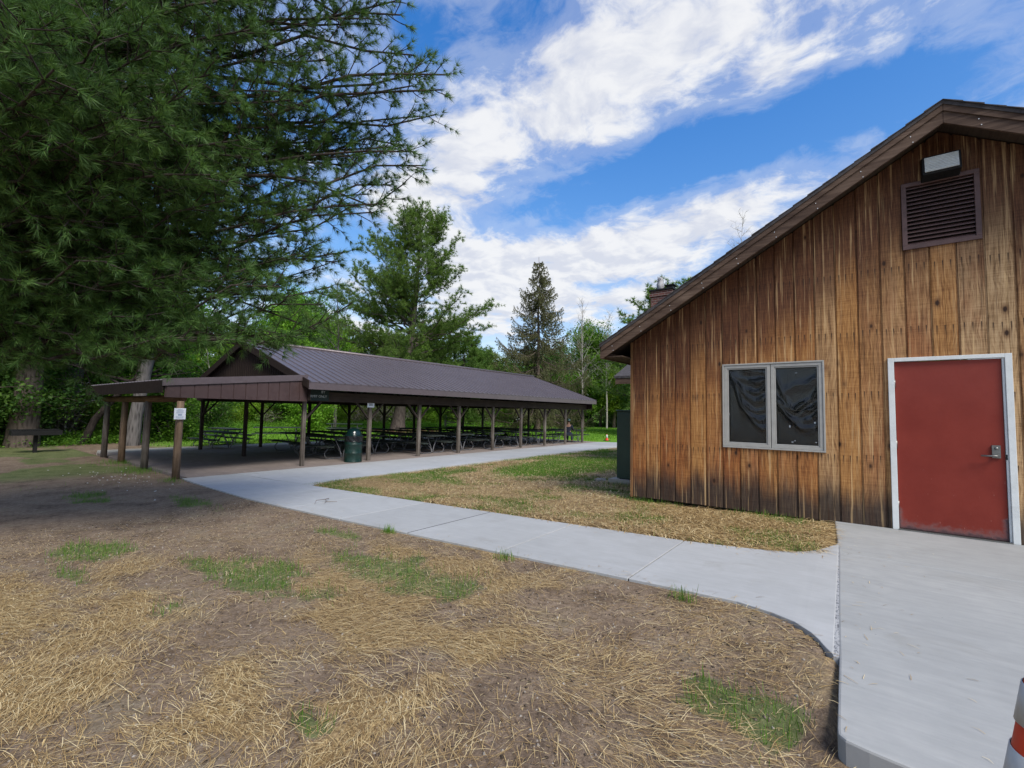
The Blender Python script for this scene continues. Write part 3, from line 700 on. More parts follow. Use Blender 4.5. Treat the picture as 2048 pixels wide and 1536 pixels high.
# rear wing with its own low roof
wg = MB(); wg.box(-5.4, -3.25, 14.4, 20, -.1, 2.3); wg.build('rear_wing_wall', M['side_siding'], bld)
wr = MB(); wr.hexa([(-6.47,13.9,2.53),(1,13.9,2.53),(1,17.3,4.05),(-6.47,17.3,4.05),(-6.47,13.9,2.6),(1,13.9,2.6),(1,17.3,4.12),(-6.47,17.3,4.12)])
wr.hexa([(-6.47,17.302,4.05),(1,17.302,4.05),(1,20.8,2.53),(-6.47,20.8,2.53),(-6.47,17.302,4.12),(1,17.302,4.12),(1,20.8,2.6),(-6.47,20.8,2.6)])
wr.build('rear_wing_roof', M['shingle'], bld)
wf = MB(); wf.box(-6.43, -3.3, 13.92, 13.955, 2.345, 2.527); wf.hexa([(-6.43,13.957,2.33),(-6.40,13.957,2.33),(-6.40,17.3,3.84),(-6.43,17.3,3.84),(-6.43,13.957,2.527),(-6.40,13.957,2.527),(-6.40,17.3,4.047),(-6.43,17.3,4.047)])
wf.build('rear_wing_fascia', M['rake'], bld)
ch = MB(); ch.box(-5.55, -4.85, 14.7, 15.4, 2.9, 5.42); ch.box(-5.58, -4.82, 14.67, 15.43, 5.24, 5.34)
chim = ch.build('chimney', M['brick'], bld)
cc = MB(); cc.box(-5.6, -4.8, 14.65, 15.45, 5.422, 5.47); cc.box(-5.1, -4.9, 14.9, 15.2, 5.472, 5.6); cc.box(-5.16, -4.84, 14.86, 15.24, 5.602, 5.63); cc.build('chimney_cap', M['black_metal'], chim)
# owl figurine standing on the chimney
ow = MB(); ow.lathe([(0,0),(.07,0),(.10,.06),(.125,.16),(.12,.25),(.09,.31),(.095,.35),(.10,.40),(.075,.455),(.03,.475),(0,.478)], 14, (-5.33, 15, 5.47))
for s in (-1, 1): ow.tube([(-5.33+s*.06, 14.97, 5.91), (-5.33+s*.075, 14.96, 5.99)], [.025, .004], 5); ow.lathe([(0,-.02),(.028,0),(0,.02)], 8, (-5.33+s*.035, 14.905, 5.87))
ow.tube([(-5.33, 14.91, 5.85), (-5.33, 14.87, 5.82)], [.014, .003], 5)
tag(ow.build('owl_figurine', M['owl']), 'pale grey owl decoy perched on the brick chimney', 'owl decoy')

# window: frame, two sashes, black plastic behind glass
win = empty('window', (-1.09, YW, 1.5)); win.parent = bld; win.location = Vector((-1.09, YW, 1.5))-Vector(bld.location)
def frame_ring(mb, x0, x1, z0, z1, w, y0, y1):
    mb.box(x0, x1, y0, y1, z0, z0+w); mb.box(x0, x1, y0, y1, z1-w, z1); mb.box(x0, x0+w, y0, y1, z0+w, z1-w); mb.box(x1-w, x1, y0, y1, z0+w, z1-w)
def part3(mb, name, mat, parent, bevel=0): return mb.build(name, mat, parent, bevel=bevel)
fr = MB(); frame_ring(fr, -1.742, -.438, .898, 2.162, .022, YW-.022, YW+.05); part3(fr, 'frame', M['win_frame'], win, .003)
for x0, x1 in ((-1.718, -1.094), (-1.086, -.462)):
    sh = MB(); frame_ring(sh, x0, x1, .922, 2.138, .042, YW-.012, YW+.045); frame_ring(sh, x0+.043, x1-.043, .965, 2.095, .018, YW-.002, YW+.043)
    part3(sh, 'sash', M['win_frame'], win, .003)
    gl = MB(); gl.box(x0+.05, x1-.05, YW+.008, YW+.012, .97, 2.09); part3(gl, 'pane', M['glass'], win)
    n, m = 90, 160; gxx = np.linspace(x0+.045, x1-.045, n); gzz = np.linspace(.96, 2.10, m); A, B_ = np.meshgrid(gxx, gzz)
    u = (A-x0)/(x1-x0); v = (B_-.96)/1.14
    first = x0 < -1.2
    so_ = 3 if first else 57
    wu = u+.22*(fbm(u*2.2+so_, v*2.0, 60)-.5); wv = v+.30*(fbm(u*2.0, v*2.4+so_, 62)-.5)
    sagv = wv+(.55*(wu-.62)**2 if first else .75*(wu-.5)**2)*1.2+(0.18*wu if first else -.1*wu)
    fold = np.zeros_like(A); jit = .16*(fbm(u*2.2+so_, v*2.2, 67)-.5); jit2 = .16*(fbm(u*2.2+so_, v*2.2+40, 69)-.5)
    if first: arcs = [(.95,.02,.55,.5,.6,.05),(.88,.08,.60,.38,1.0,.035),(.80,.12,.58,.34,.9,.03),(.72,.14,.66,.34,1.0,.04),(.62,.17,.70,.36,.8,.03),(.54,.2,.72,.36,.7,.045),(.44,.2,.78,.34,.4,.04)]
    else: arcs = [(.90,.20,.25,.7,.6,.05),(.80,.30,.45,.6,1.0,.04),(.72,.30,.58,.55,.7,.03),(.66,.34,.62,.6,1.0,.05),(.52,.3,.7,.5,.5,.04)]
    for v0, sg, uc, wd_, am, tk in arcs:
        q = np.clip(1-((u+jit2-uc)/wd_)**2, -1.2, 1); line = v0-sg*q
        fold += am*np.exp(-((v+jit-line)/tk)**2)*sst(-.7, .5, q)*(.2+1.4*sst(.35, .7, fbm(u*3+v0*9, v*3, 68)))
    for u0, sl_f, am in ([(.10,.55,.9),(.2,.25,.5)] if first else [(.02,.8,.7),(.95,-.25,.4)]):
        fold += am*np.exp(-((u+jit-u0-sl_f*(.95-v))/.045)**2)*sst(.25, .7, v)
    yy = YW+.060-.030*np.clip(fold, 0, 1.5)+.012*(fbm(u*2.5+so_, v*3, 61, 2)-.5)
    ids = np.arange(n*m).reshape(m, n); FF = np.stack([ids[:-1,:-1], ids[:-1,1:], ids[1:,1:], ids[1:,:-1]], -1).reshape(-1, 4)
    pm = np_mesh('plastic_sheet', np.stack([A, yy, B_], -1).reshape(-1, 3), FF); pm.polygons.foreach_set('use_smooth', np.ones(len(FF), bool))
    link_mesh('plastic_sheet', pm, M['plastic'], win)
for px, pz, a, b in [(-.86,1.24,.018,.045),(-.83,1.02,.028,.018),(-.80,1.04,.02,.015),(-.56,1.30,.02,.035),(-.55,1.03,.024,.014),(-.60,1.56,.02,.006),(-1.70+.05,1.4,.008,.04),(-.77,2.0,.03,.008)]:
    tb = MB(); c = [(px+a*.5*math.cos(t)*(1+.3*math.sin(3*t)), YW+.0145, pz+b*.5*math.sin(t)*(1+.2*math.cos(2*t))) for t in [2*PI*i/9 for i in range(9)]]
    tb.add(c+[(x, YW+.0165, z) for x, y, z in c], [tuple(range(9)), tuple(range(17,8,-1))]+[(i, i+9, (i+1)%9+9, (i+1)%9) for i in range(9)])
    tb.build('torn_scrap', M['tear'], win)

# door with white frame
dr = empty('door', (0, 0, 0)); dr.parent = bld; dr.location = Vector((.79, YW, 0))-Vector(bld.location)
fm = MB(); fm.box(.238, .30, YW-.03, YW+.05, .0, 2.145); fm.box(1.278, 1.338, YW-.03, YW+.05, 0, 2.145); fm.box(.3, 1.278, YW-.03, YW+.05, 2.098, 2.145)
fm.box(1.256, 1.277, YW-.012, YW+.05, 0, 2.097)
fm.build('door_frame', M['white_paint'], dr, bevel=.004)
lf = MB(); lf.box(.303, 1.253, YW+.004, YW+.045, .018, 2.092); leaf = lf.build('door_leaf', M['door'], dr, bevel=.003)
th = MB(); th.box(.3, 1.278, YW-.05, YW+.05, .0015, .014); th.build('threshold', M['steel'], dr)
for z in (.3, 1.05, 1.82):
    h = MB(); h.tube([(.302, YW-.004, z-.05), (.302, YW-.004, z+.05)], .008, 8); h.build('hinge', M['steel'], dr)
hp = MB(); hp.box(1.145, 1.215, YW-.014, YW+.003, .945, 1.09); hp.lathe([(0,0),(.017,0),(.015,.012),(0,.012)], 12)
for i in range(len(hp.v)-48, len(hp.v)): x, y, z = hp.v[i]; hp.v[i] = (1.18+x, YW-.015-z, 1.055+y)
hp.tube([(1.185, YW-.015, .97), (1.185, YW-.06, .97), (1.17, YW-.068, .97), (1.045, YW-.066, .968)], [.012, .012, .012, .010], 8)
hp.build('door_handle', M['steel'], dr)
sk = MB(); sk.box(1.2545, 1.268, YW-.0135, YW-.0122, .93, .99); sk.build('strike_plate', M['black_metal'], dr)

# louvred vent
vt = empty('vent', (0,0,0)); vt.parent = bld; vt.location = Vector((.785, YW, 3.9))-Vector(bld.location)
v = MB(); frame_ring(v, .425, 1.145, 3.52, 4.38, .05, YW-.022, YW+.05); v.build('vent_frame', M['vent'], vt, bevel=.003)
for k in range(15):
    z = 3.585+k*.0515; l = MB()
    l.hexa([(.476,YW-.012,z-.012),(1.094,YW-.012,z-.012),(1.094,YW+.04,z+.028),(.476,YW+.04,z+.028),(.476,YW-.012,z-.003),(1.094,YW-.012,z-.003),(1.094,YW+.04,z+.037),(.476,YW+.04,z+.037)])
    l.build('louvre', M['vent'], vt)
v = MB(); v.box(.43, 1.14, YW+.055, YW+.06, 3.5, 4.4); v.build('vent_backing', M['dark'], vt)
# flood light above the vent
fl = empty('floodlight', (0,0,0)); fl.parent = bld; fl.location = Vector((.8, YW, 4.4))-Vector(bld.location)
b = MB(); b.hexa([(.62,7.40,4.36),(.975,7.40,4.36),(.975,YW-.002,4.34),(.62,YW-.002,4.34),(.62,7.44,4.595),(.975,7.44,4.595),(.975,YW-.002,4.65),(.62,YW-.002,4.65)]); b.build('housing', M['black_metal'], fl, bevel=.012)
b = MB(); b.hexa([(.645,7.383,4.385),(.95,7.383,4.385),(.95,7.399,4.385),(.645,7.399,4.385),(.645,7.422,4.575),(.95,7.422,4.575),(.95,7.436,4.575),(.645,7.436,4.575)])
for k in range(9): z = 4.397+k*.0205; y = 7.383+(z-4.385)*.205; b.box(.655, .94, y-.005, y+.004, z, z+.008)
b.build('lens', M['lens'], fl)

# green cabinet beside the building
cab = tag(empty('utility_cabinet', (-3.9, 10, 0)), 'tall dark green metal cabinet standing at the left side of the building', 'cabinet')
b = MB(); b.box(-4.36, -3.30, 9.52, 10.4, -.02, 1.43); b.build('body', M['cabinet'], cab, bevel=.012)
b = MB(); b.box(-4.38, -3.28, 9.5, 10.42, 1.432, 1.465); b.build('lid', M['cabinet'], cab, bevel=.008)
b = MB(); b.box(-4.30, -3.86, 9.505, 9.518, .05, 1.38); b.box(-3.84, -3.36, 9.505, 9.518, .05, 1.38); b.build('door', M['cabinet'], cab, bevel=.004)
b = MB(); b.box(-4.5, -3.2, 9.4, 10.5, -.2, -.035); b.build('base_pad', M['pale_conc'], cab)
b = MB(); b.box(-4.3, -3.35, 9.535, 10.3, -.036, -.021); b.build('plinth', M['dark'], cab)
b = MB(); b.lathe([(0,-.05),(.13,-.03),(.16,.02),(.1,.06),(0,.07)], 9, (-4.85, 9.75, float(terrain(-4.85, 9.75)))); 
tag(b.build('ground_stone', M['stone']), 'flat grey stone in the grass by the green cabinet', 'stone')

# ------------------------------------------------------------------ picnic pavilion
FZ = -.38; XF, XB, XR = -13.7, -21.7, -17.7
PY = [7.43, 9.8, 12.05, 14.25, 16.5, 18.7, 20.87, 23.0, 25.0]
pav = tag(empty('picnic_pavilion', (XR, 16, FZ)), 'long open sided picnic pavilion with a ribbed brown metal gable roof on wooden posts', 'pavilion')
RYA, RYB = 7.15, 25.5; EX = 4.7; RZ, EZ = 3.76, 2.17
sl = (RZ-EZ)/EX
for s in (1, -1):
    r = MB(); xe = XR+s*EX
    r.hexa([(xe,RYA,EZ-.03),(XR,RYA,RZ-.03),(XR,RYB,RZ-.03),(xe,RYB,EZ-.03),(xe,RYA,EZ),(XR,RYA,RZ),(XR,RYB,RZ),(xe,RYB,EZ)])
    y = RYA+.03
    while y < RYB-.05:                            # raised ribs
        for (h, wd) in ((.028, .05),):
            r.hexa([(xe+s*.012,y,EZ-.005),(XR,y,RZ-.002),(XR,y+wd,RZ-.002),(xe+s*.012,y+wd,EZ-.005),(xe+s*.012,y+.014,EZ+h),(XR,y+.014,RZ+h),(XR,y+wd-.014,RZ+h),(xe+s*.012,y+wd-.014,EZ+h)])
        y += .288
    r.build('roof', M['roof'], pav)
    fz = MB(); fz.box(min(xe, xe-s*.03), max(xe, xe-s*.03), RYA+.01, RYB-.01, EZ-.225, EZ-.034); fz.build('fascia', M['roof_trim'], pav)
    for yy in (RYA, RYB):
        k = MB(); d = .02
        k.hexa([(xe,yy-d,EZ-.2),(XR+s*.001,yy-d,RZ-.2),(XR+s*.001,yy+d,RZ-.2),(xe,yy+d,EZ-.2),(xe,yy-d,EZ+.035),(XR+s*.001,yy-d,RZ+.035),(XR+s*.001,yy+d,RZ+.035),(xe,yy+d,EZ+.035)])
        k.build('rake_trim', M['dark_brown'], pav)
k = MB(); k.tube([(XR, RYA-.02, RZ+.02), (XR, RYB+.02, RZ+.02)], .075, 8); k.build('ridge_cap', M['roof_trim'], pav)
# gable walls of ribbed sheet
for yy in (7.32, 25.3):
    k = MB(); x = XB-.35
    while x < XF+.35:
        x2 = x+.15
        za, zb_ = RZ-sl*abs(x-XR)-.04, RZ-sl*abs(x2-XR)-.04
        k.hexa([(x,yy,1.62),(x2,yy,1.62),(x2,yy+.02,1.62),(x,yy+.02,1.62),(x,yy,za),(x2,yy,zb_),(x2,yy+.02,zb_),(x,yy+.02,za)])
        k.hexa([(x+.05,yy-.02,1.62),(x+.09,yy-.02,1.62),(x+.10,yy-.001,1.62),(x+.04,yy-.001,1.62),(x+.05,yy-.02,za-.0),(x+.09,yy-.02,za-.0),(x+.10,yy-.001,za-.0),(x+.04,yy-.001,za-.0)])
        x = x2
    k.build('gable_wall', M['dark_brown'], pav)
def brace(mb, p, d, L=.74, w=.045):
    mb.beam((p[0], p[1], p[2]), (p[0]+d[0]*L*.72, p[1]+d[1]*L*.72, p[2]+L*.8), w, .07, (d[1], d[0], 0))
PW = .115
def post(x, y, top, mat, ydirs=(-1, 1), lean=0.0, xd=()):
    m = MB(); h = PW/2*random.uniform(.92, 1.05)
    m.hexa([(x-h,y-h,FZ-.02),(x+h,y-h,FZ-.02),(x+h,y+h,FZ-.02),(x-h,y+h,FZ-.02),(x-h+lean,y-h,top),(x+h+lean,y-h,top),(x+h+lean,y+h,top),(x-h+lean,y+h,top)])
    o = m.build('post', M[mat], pav, bevel=.01)
    for d in ydirs:
        b = MB(); brace(b, (x, y+d*.055, 1.06), (0, d)); b.build('brace', M['post_dark'], o)
    for d in xd:
        b = MB(); brace(b, (x+d*.07, y, 1.02), (d, 0)); b.build('brace', M[mat], o)
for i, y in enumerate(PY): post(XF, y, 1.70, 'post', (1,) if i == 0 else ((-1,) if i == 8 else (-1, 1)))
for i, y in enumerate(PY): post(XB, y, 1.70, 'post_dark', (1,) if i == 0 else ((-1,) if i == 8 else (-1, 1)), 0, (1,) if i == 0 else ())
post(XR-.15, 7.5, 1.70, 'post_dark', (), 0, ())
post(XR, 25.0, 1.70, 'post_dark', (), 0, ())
for x in (XF, XB):
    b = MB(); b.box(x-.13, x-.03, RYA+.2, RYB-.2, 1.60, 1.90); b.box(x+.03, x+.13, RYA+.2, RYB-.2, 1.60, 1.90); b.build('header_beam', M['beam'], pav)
for y in PY:
    b = MB(); b.box(XB+.14, XF-.14, y-.05, y+.05, 1.64, 1.84)
    for s in (-1, 1): b.beam((XR+s*4.2, y, EZ+.0), (XR+s*.05, y, RZ-.16), .05, .2, (0, 0, 1))
    b.beam((XR, y, 1.85), (XR, y, RZ-.25), .08, .1, (0, 1, 0))
    for s in (-1, 1): b.beam((XR+s*.05, y, 1.86), (XR+s*1.9, y, 2.95), .05, .1, (0, 1, 0))
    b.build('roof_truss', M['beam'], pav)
b = MB()
for k in range(8):
    for s in (-1, 1):
        x = XR+s*(.3+k*.58); z = RZ-sl*abs(x-XR)-.085; b.box(x-.02, x+.02, RYA+.05, RYB-.05, z-.04, z+.04)
b.build('purlins', M['beam'], pav)
# lean-to at the near end
lean = tag(empty('pavilion_lean_to', (-17, 5.6, FZ)), 'low lean-to roof with brown metal valance joined to the near end of the pavilion', 'lean-to')
LX0, LX1, LY0, LY1 = -21.0, -13.35, 3.72, 7.28; LZ0, LZ1 = 2.0, 2.36
r = MB(); r.hexa([(LX0,LY0,LZ0-.03),(LX1,LY0,LZ0-.03),(LX1,LY1,LZ1-.03),(LX0,LY1,LZ1-.03),(LX0,LY0,LZ0),(LX1,LY0,LZ0),(LX1,LY1,LZ1),(LX0,LY1,LZ1)])
x = LX0+.05
while x < LX1-.05: r.hexa([(x,LY0,LZ0-.002),(x+.05,LY0,LZ0-.002),(x+.05,LY1,LZ1-.002),(x,LY1,LZ1-.002),(x+.014,LY0,LZ0+.026),(x+.036,LY0,LZ0+.026),(x+.036,LY1,LZ1+.026),(x+.014,LY1,LZ1+.026)]); x += .29
r.build('roof', M['roof'], lean)
k = MB(); k.hexa([(LX1,LY0-.03,LZ0-.145),(LX1+.03,LY0-.03,LZ0-.145),(LX1+.03,LY1+.02,LZ1-.145),(LX1,LY1+.02,LZ1-.145),(LX1,LY0-.03,LZ0+.03),(LX1+.03,LY0-.03,LZ0+.03),(LX1+.03,LY1+.02,LZ1+.03),(LX1,LY1+.02,LZ1+.03)]); k.build('side_trim', M['roof_trim'], lean)
va = MB(); y = LY0+.05; 
while y < LY1+.05:
    y2 = min(y+.30, LY1+.06); za = LZ0-.15+(y-LY0)/(LY1-LY0)*(LZ1-LZ0); zb_ = LZ0-.15+(y2-LY0)/(LY1-LY0)*(LZ1-LZ0)
    va.hexa([(LX1-.03,y+.012,1.585),(LX1-.005,y+.012,1.585),(LX1-.005,y2-.012,1.585),(LX1-.03,y2-.012,1.585),(LX1-.03,y+.012,za),(LX1-.005,y+.012,za),(LX1-.005,y2-.012,zb_),(LX1-.03,y2-.012,zb_)])
    va.hexa([(LX1-.05,y-.013,1.585),(LX1-.024,y-.013,1.585),(LX1-.024,y+.013,1.585),(LX1-.05,y+.013,1.585),(LX1-.05,y-.013,za),(LX1-.024,y-.013,za),(LX1-.024,y+.013,za),(LX1-.05,y+.013,za)])
    y = y2+.0001
va.build('valance', M['brown_metal'], lean)
k = MB(); k.box(LX0, LX1+.0, LY0-.03, LY0-.001, LZ0-.31, LZ0-.01); k.build('fascia', M['dark_brown'], lean)
k = MB(); k.hexa([(LX0-.03,LY0,LZ0-.2),(LX0-.001,LY0,LZ0-.2),(LX0-.001,LY1,LZ1-.2),(LX0-.03,LY1,LZ1-.2),(LX0-.03,LY0,LZ0+.03),(LX0-.001,LY0,LZ0+.03),(LX0-.001,LY1,LZ1+.03),(LX0-.03,LY1,LZ1+.03)]); k.build('side_trim', M['roof_trim'], lean)
k = MB(); k.tube([(LX0+.15, 4.16, 1.575), (-17, 4.15, 1.56), (LX1-.1, 4.17, 1.57)], [.09, .095, .09], 12, True, .03); k.build('log_beam', M['log'], lean)
for x in (LX0+.5, -18.6, -16.2, -14.0):
    k = MB(); k.hexa([(x-.03,LY0+.02,LZ0-.24),(x+.03,LY0+.02,LZ0-.24),(x+.03,LY1-.05,LZ1-.24),(x-.03,LY1-.05,LZ1-.24),(x-.03,LY0+.02,LZ0-.05),(x+.03,LY0+.02,LZ0-.05),(x+.03,LY1-.05,LZ1-.05),(x-.03,LY1-.05,LZ1-.05)])
    k.build('rafter', M['beam'], lean)
for x, r0, lab, yy in [(-13.38, .088, 'post_brown', 4.1), (-16.05, .09, 'post', 4.15), (-18.55, .095, 'post_brown', 4.2), (-20.65, .09, 'post', 4.2)]:
    k = MB(); k.tube([(x-.04, yy, FZ-.05), (x-.03, yy, .3), (x-.01, yy, .9), (x, yy, 1.5)], [r0, r0*.95, r0*.92, r0*.88], 9, True, .05)
    k.build('post', M[lab], lean)

# signs
def text_mesh(name, body, size, mat, parent, loc, rot, depth=.002, align='CENTER'):
    cu = bpy.data.curves.new(name, 'FONT'); cu.body = body; cu.size = size; cu.extrude = depth; cu.align_x = align; cu.resolution_u = 3
    o = bpy.data.objects.new(name, cu); COL.objects.link(o)
    dg = bpy.context.evaluated_depsgraph_get(); me = bpy.data.meshes.new_from_object(o.evaluated_get(dg)); bpy.data.objects.remove(o)
    me.name = name; me.materials.clear(); me.materials.append(mat)
    ob = bpy.data.objects.new(name, me); COL.objects.link(ob); ob.parent = parent; ob.location = Vector(loc)-Vector(parent.location); ob.rotation_euler = rot
    return ob
n1 = tag(empty('paper_notice', (-13.25, 4.06, 1.2)), 'white paper notice with pale blue print fixed to the front post of the lean-to', 'notice')
b = MB(); b.box(-13.262, -13.256, 3.94, 4.18, 1.055, 1.325); b.build('sheet', M['paper'], n1)
b = MB(); 
for i, (a, c) in enumerate([(.07,.17),(.05,.19),(.04,.2),(.06,.18),(.04,.2),(.05,.17)]): z = 1.295-i*.018; b.box(-13.2555, -13.254, 3.94+a, 3.94+c, z-.006, z)
b.box(-13.2555, -13.254, 4.02, 4.10, 1.145, 1.18)
for i in range(3): z = 1.125-i*.02; b.box(-13.2555, -13.254, 3.98, 4.14, z-.006, z)
b.build('print', M['ink'], n1)
n2 = tag(empty('area_sign', (-13.62, 9.78, 1.58)), 'small white sign with dark mark fixed high on a pavilion post', 'sign')
b = MB(); b.box(-13.628, -13.615, 9.64, 9.92, 1.45, 1.70); b.build('board', M['paper'], n2)
b = MB(); X = -13.6135; b.add([(X,9.70,1.6),(X,9.78,1.665),(X,9.86,1.6),(X,9.84,1.6),(X,9.78,1.645),(X,9.72,1.6)], [(0,1,4,5),(1,2,3,4)])
for i, (a, c) in enumerate([(9.69,9.87),(9.71,9.85),(9.70,9.86)]): b.box(X-.001, X+.001, a, c, 1.565-i*.028, 1.58-i*.028)
b.build('print', M['ink_dark'], n2)
n3 = tag(empty('permit_sign', (-13.5, 7.75, 1.85)), 'dark green board reading BY PERMIT ONLY hung at the pavilion corner', 'sign')
b = MB(); b.box(-13.53, -13.505, 7.32, 8.12, 1.62, 1.98); b.build('board', M['sign_green'], n3)
text_mesh('lettering', 'BY', .11, M['sign_white'], n3, (-13.502, 7.92, 1.86), (PI/2, 0, PI/2))
text_mesh('lettering', 'PERMIT ONLY', .105, M['sign_white'], n3, (-13.502, 7.72, 1.72), (PI/2, 0, PI/2))

# litter drum
can = tag(empty('litter_drum', (-13.72, 9.22, FZ)), 'green steel drum litter bin with domed lid and black bag beside a pavilion post', 'litter bin')
def loc_build(mb, name, mat, parent): return mb.build(name, mat, parent, local=True)
b = MB(); b.lathe([(0,0),(.285,0),(.29,.012),(.288,.03),(.283,.04),(.283,.28),(.292,.295),(.292,.305),(.283,.32),(.283,.57),(.292,.585),(.292,.595),(.283,.61),(.283,.86),(.292,.872),(.27,.875),(.27,.5)], 40); loc_build(b, 'drum', M['green_drum'], can)
b = MB(); b.lathe([(.30,.86),(.305,.875),(.30,.89),(.262,.895),(.25,.93),(.235,.99),(.20,1.05),(.14,1.1),(.07,1.12),(0,1.125)], 40); loc_build(b, 'lid', M['green_dome'], can)
b = MB(); n = 48; vs = []
for z in np.linspace(.62, .872, 12):
    for k in range(n):
        t = 2*PI*k/n; r = .293+.022*(fbm(t*4+20, z*22, 71)-.3)+.008*math.sin(9*t+z*30); lo = .62+.14*fbm(t*1.7+9, 0, 73)
        zz = max(z, lo); vs.append((r*math.cos(t), r*math.sin(t), zz))
b.add(vs, [(i*n+k, i*n+(k+1)%n, (i+1)*n+(k+1)%n, (i+1)*n+k) for i in range(11) for k in range(n)], True); loc_build(b, 'bag', M['bag'], can)

# picnic tables
def make_table():
    t = empty('picnic_table')
    tp = MB()
    for i in range(5): y = -.375+i*.152; tp.box(-1.2, 1.2, y, y+.142, .71, .75)
    tp.build('table_top', M['table_top'], t, True, .004)
    for s in (-1, 1):
        bn = MB()
        for y in (.56, .705): bn.box(-1.2, 1.2, s*y-(0 if s > 0 else .135), s*y+(.135 if s > 0 else 0), .42, .46)
        bn.build('bench', M['table_top'], t, True, .004)
    for x in (-.85, .85):
        f = MB(); r = .021
        for s in (-1, 1):
            path = [(x, s*.30, .70), (x, s*.10, .30), (x, s*.03, .06), (x, s*.09, .022), (x, s*.2, .021), (x, s*.52, .021), (x, s*.62, .04), (x, s*.70, .14), (x, s*.69, .24), (x, s*.60, .34), (x, s*.56, .405), (x, s*.84, .405)]
            f.tube(path, r, 7)
        f.tube([(x, -.34, .69), (x, .34, .69)], .018, 6)
        f.build('hoop_frame', M['galv'], t, True)
    br = MB(); 
    for s in (-1, 1): br.tube([(s*.85, 0, .14), (s*.1, 0, .69)], .014, 6)
    br.build('stay', M['galv'], t, True)
    return t
def copy_tree(o, parent=None):
    c = o.copy(); COL.objects.link(c)
    if parent is not None: c.parent = parent
    for ch in o.children: copy_tree(ch, c)
    return c
TLAB = 'dark green picnic table on bent steel legs in the packed rows under the pavilion'
proto = make_table(); first = True
spots = []
for i, y in enumerate([11.45, 13.4, 15.3, 17.4, 19.4, 21.3, 23.2]):
    for jx, x in enumerate((-15.15, -17.9, -20.3)):
        spots.append((x+random.uniform(-.12, .12)-(1.2 if i == 0 and jx == 0 else .9 if i == 0 and jx == 1 else 0), y+random.uniform(-.12, .12), FZ, random.uniform(-.04, .04), TLAB, 'picnic tables in rows under the pavilion'))
spots = [s for k, s in enumerate(spots) if k != 2]
spots += [(-15.8, 9.55, FZ, .05, 'dark picnic table just left of the green litter drum', 'picnic tables in rows under the pavilion'),
          (-18.3, 9.9, FZ, -.04, 'dark picnic table half hidden behind the table left of the litter drum', 'picnic tables in rows under the pavilion'),
          (-22.9, 8.6, float(terrain(-22.9, 8.6))+.01, .08, 'picnic table at the back left corner post of the pavilion', 'picnic tables at the pavilion edge'),
          (-24.9, 9.6, float(terrain(-24.9, 9.6)), .02, 'picnic table on the grass just behind the corner table', 'picnic tables at the pavilion edge'),
          (-25.2, 12.3, float(terrain(-25.2, 12.3)), 1.05, 'pale edged picnic table seen side on alone on the lawn', 'picnic tables on the lawn'),
          (-29.4, 19.0, float(terrain(-29.4, 19)), .9, 'farthest small picnic table on the lawn behind the litter drum', 'picnic tables on the lawn'),
          (-14.9, 25.1, FZ, .05, 'picnic table at the far end of the pavilion where the person sits', 'picnic tables in rows under the pavilion')]
for x, y, z, a, lab, grp in spots:
    t = proto if first else copy_tree(proto); first = False
    t.location = (x, y, z); t.rotation_euler = (0, 0, a); tag(t, lab, 'picnic table', grp)

# traffic cones
def cone(name, x, y, z, H, rb, rt, bands, lab, seg=40, base=.19):
    e = tag(empty(name, (x, y, z)), lab, 'traffic cone')
    rr = lambda t: rb+(rt-rb)*t
    b = MB(); b.lathe([(rr(.0), .03), (rr(1)*1.0, H-.012), (rr(1)*.7, H), (rr(1)*.55, H-.01), (rr(.9)*.6, H*.9)], seg); loc_build(b, 'body', M['orange'], e)
    for a, c in bands:
        b = MB(); b.lathe([(rr(a)+.0005, .03+(H-.03)*a), (rr(a)+.003, .03+(H-.03)*a+.001), (rr(c)+.003, .03+(H-.03)*c-.001), (rr(c)+.0005, .03+(H-.03)*c)], seg); loc_build(b, 'reflective_band', M['reflect'], e)
    b = MB(); b.box(-base, base, -base, base, 0, .032); o = b.build('base', M['rubber'], e, True, .01)
    return e
cone('traffic_cone', .352, 1.725, -.125, .94, .19, .042, [(.59, .725), (.795, .90)], 'tall orange and white banded cone at the entry slab front', 40, .25)
cone('traffic_cone', -13.66, 28.3, float(terrain(-13.66, 28.3)), .43, .11, .03, [(.42, .92)], 'tiny far orange cone alone on the lawn past the pavilion', 20)

# park grill under the trees
gr = tag(empty('park_grill', (-24.1, 2.95, float(terrain(-24.1, 2.95)))), 'black pedestal park grill in the shade at the edge of the woods', 'grill')
b = MB(); b.beam((0, 0, -.05), (0, 0, .64), .11, .11, (0, 1, 0)); loc_build(b, 'pedestal', M['black_metal'], gr)
b = MB(); b.box(-.35, .35, -.65, .65, .64, .66); b.box(-.35, -.33, -.65, .65, .66, .84); b.box(.33, .35, -.65, .65, .66, .80); b.box(-.33, .33, .63, .65, .66, .82); b.box(-.33, .33, -.65, -.63, .66, .82); loc_build(b, 'firebox', M['black_metal'], gr)
b = MB()
for k in range(17): y = -.6+k*.074; b.tube([(-.34, y, .80), (.34, y, .80)], .007, 4)
loc_build(b, 'grate', M['black_metal'], gr)

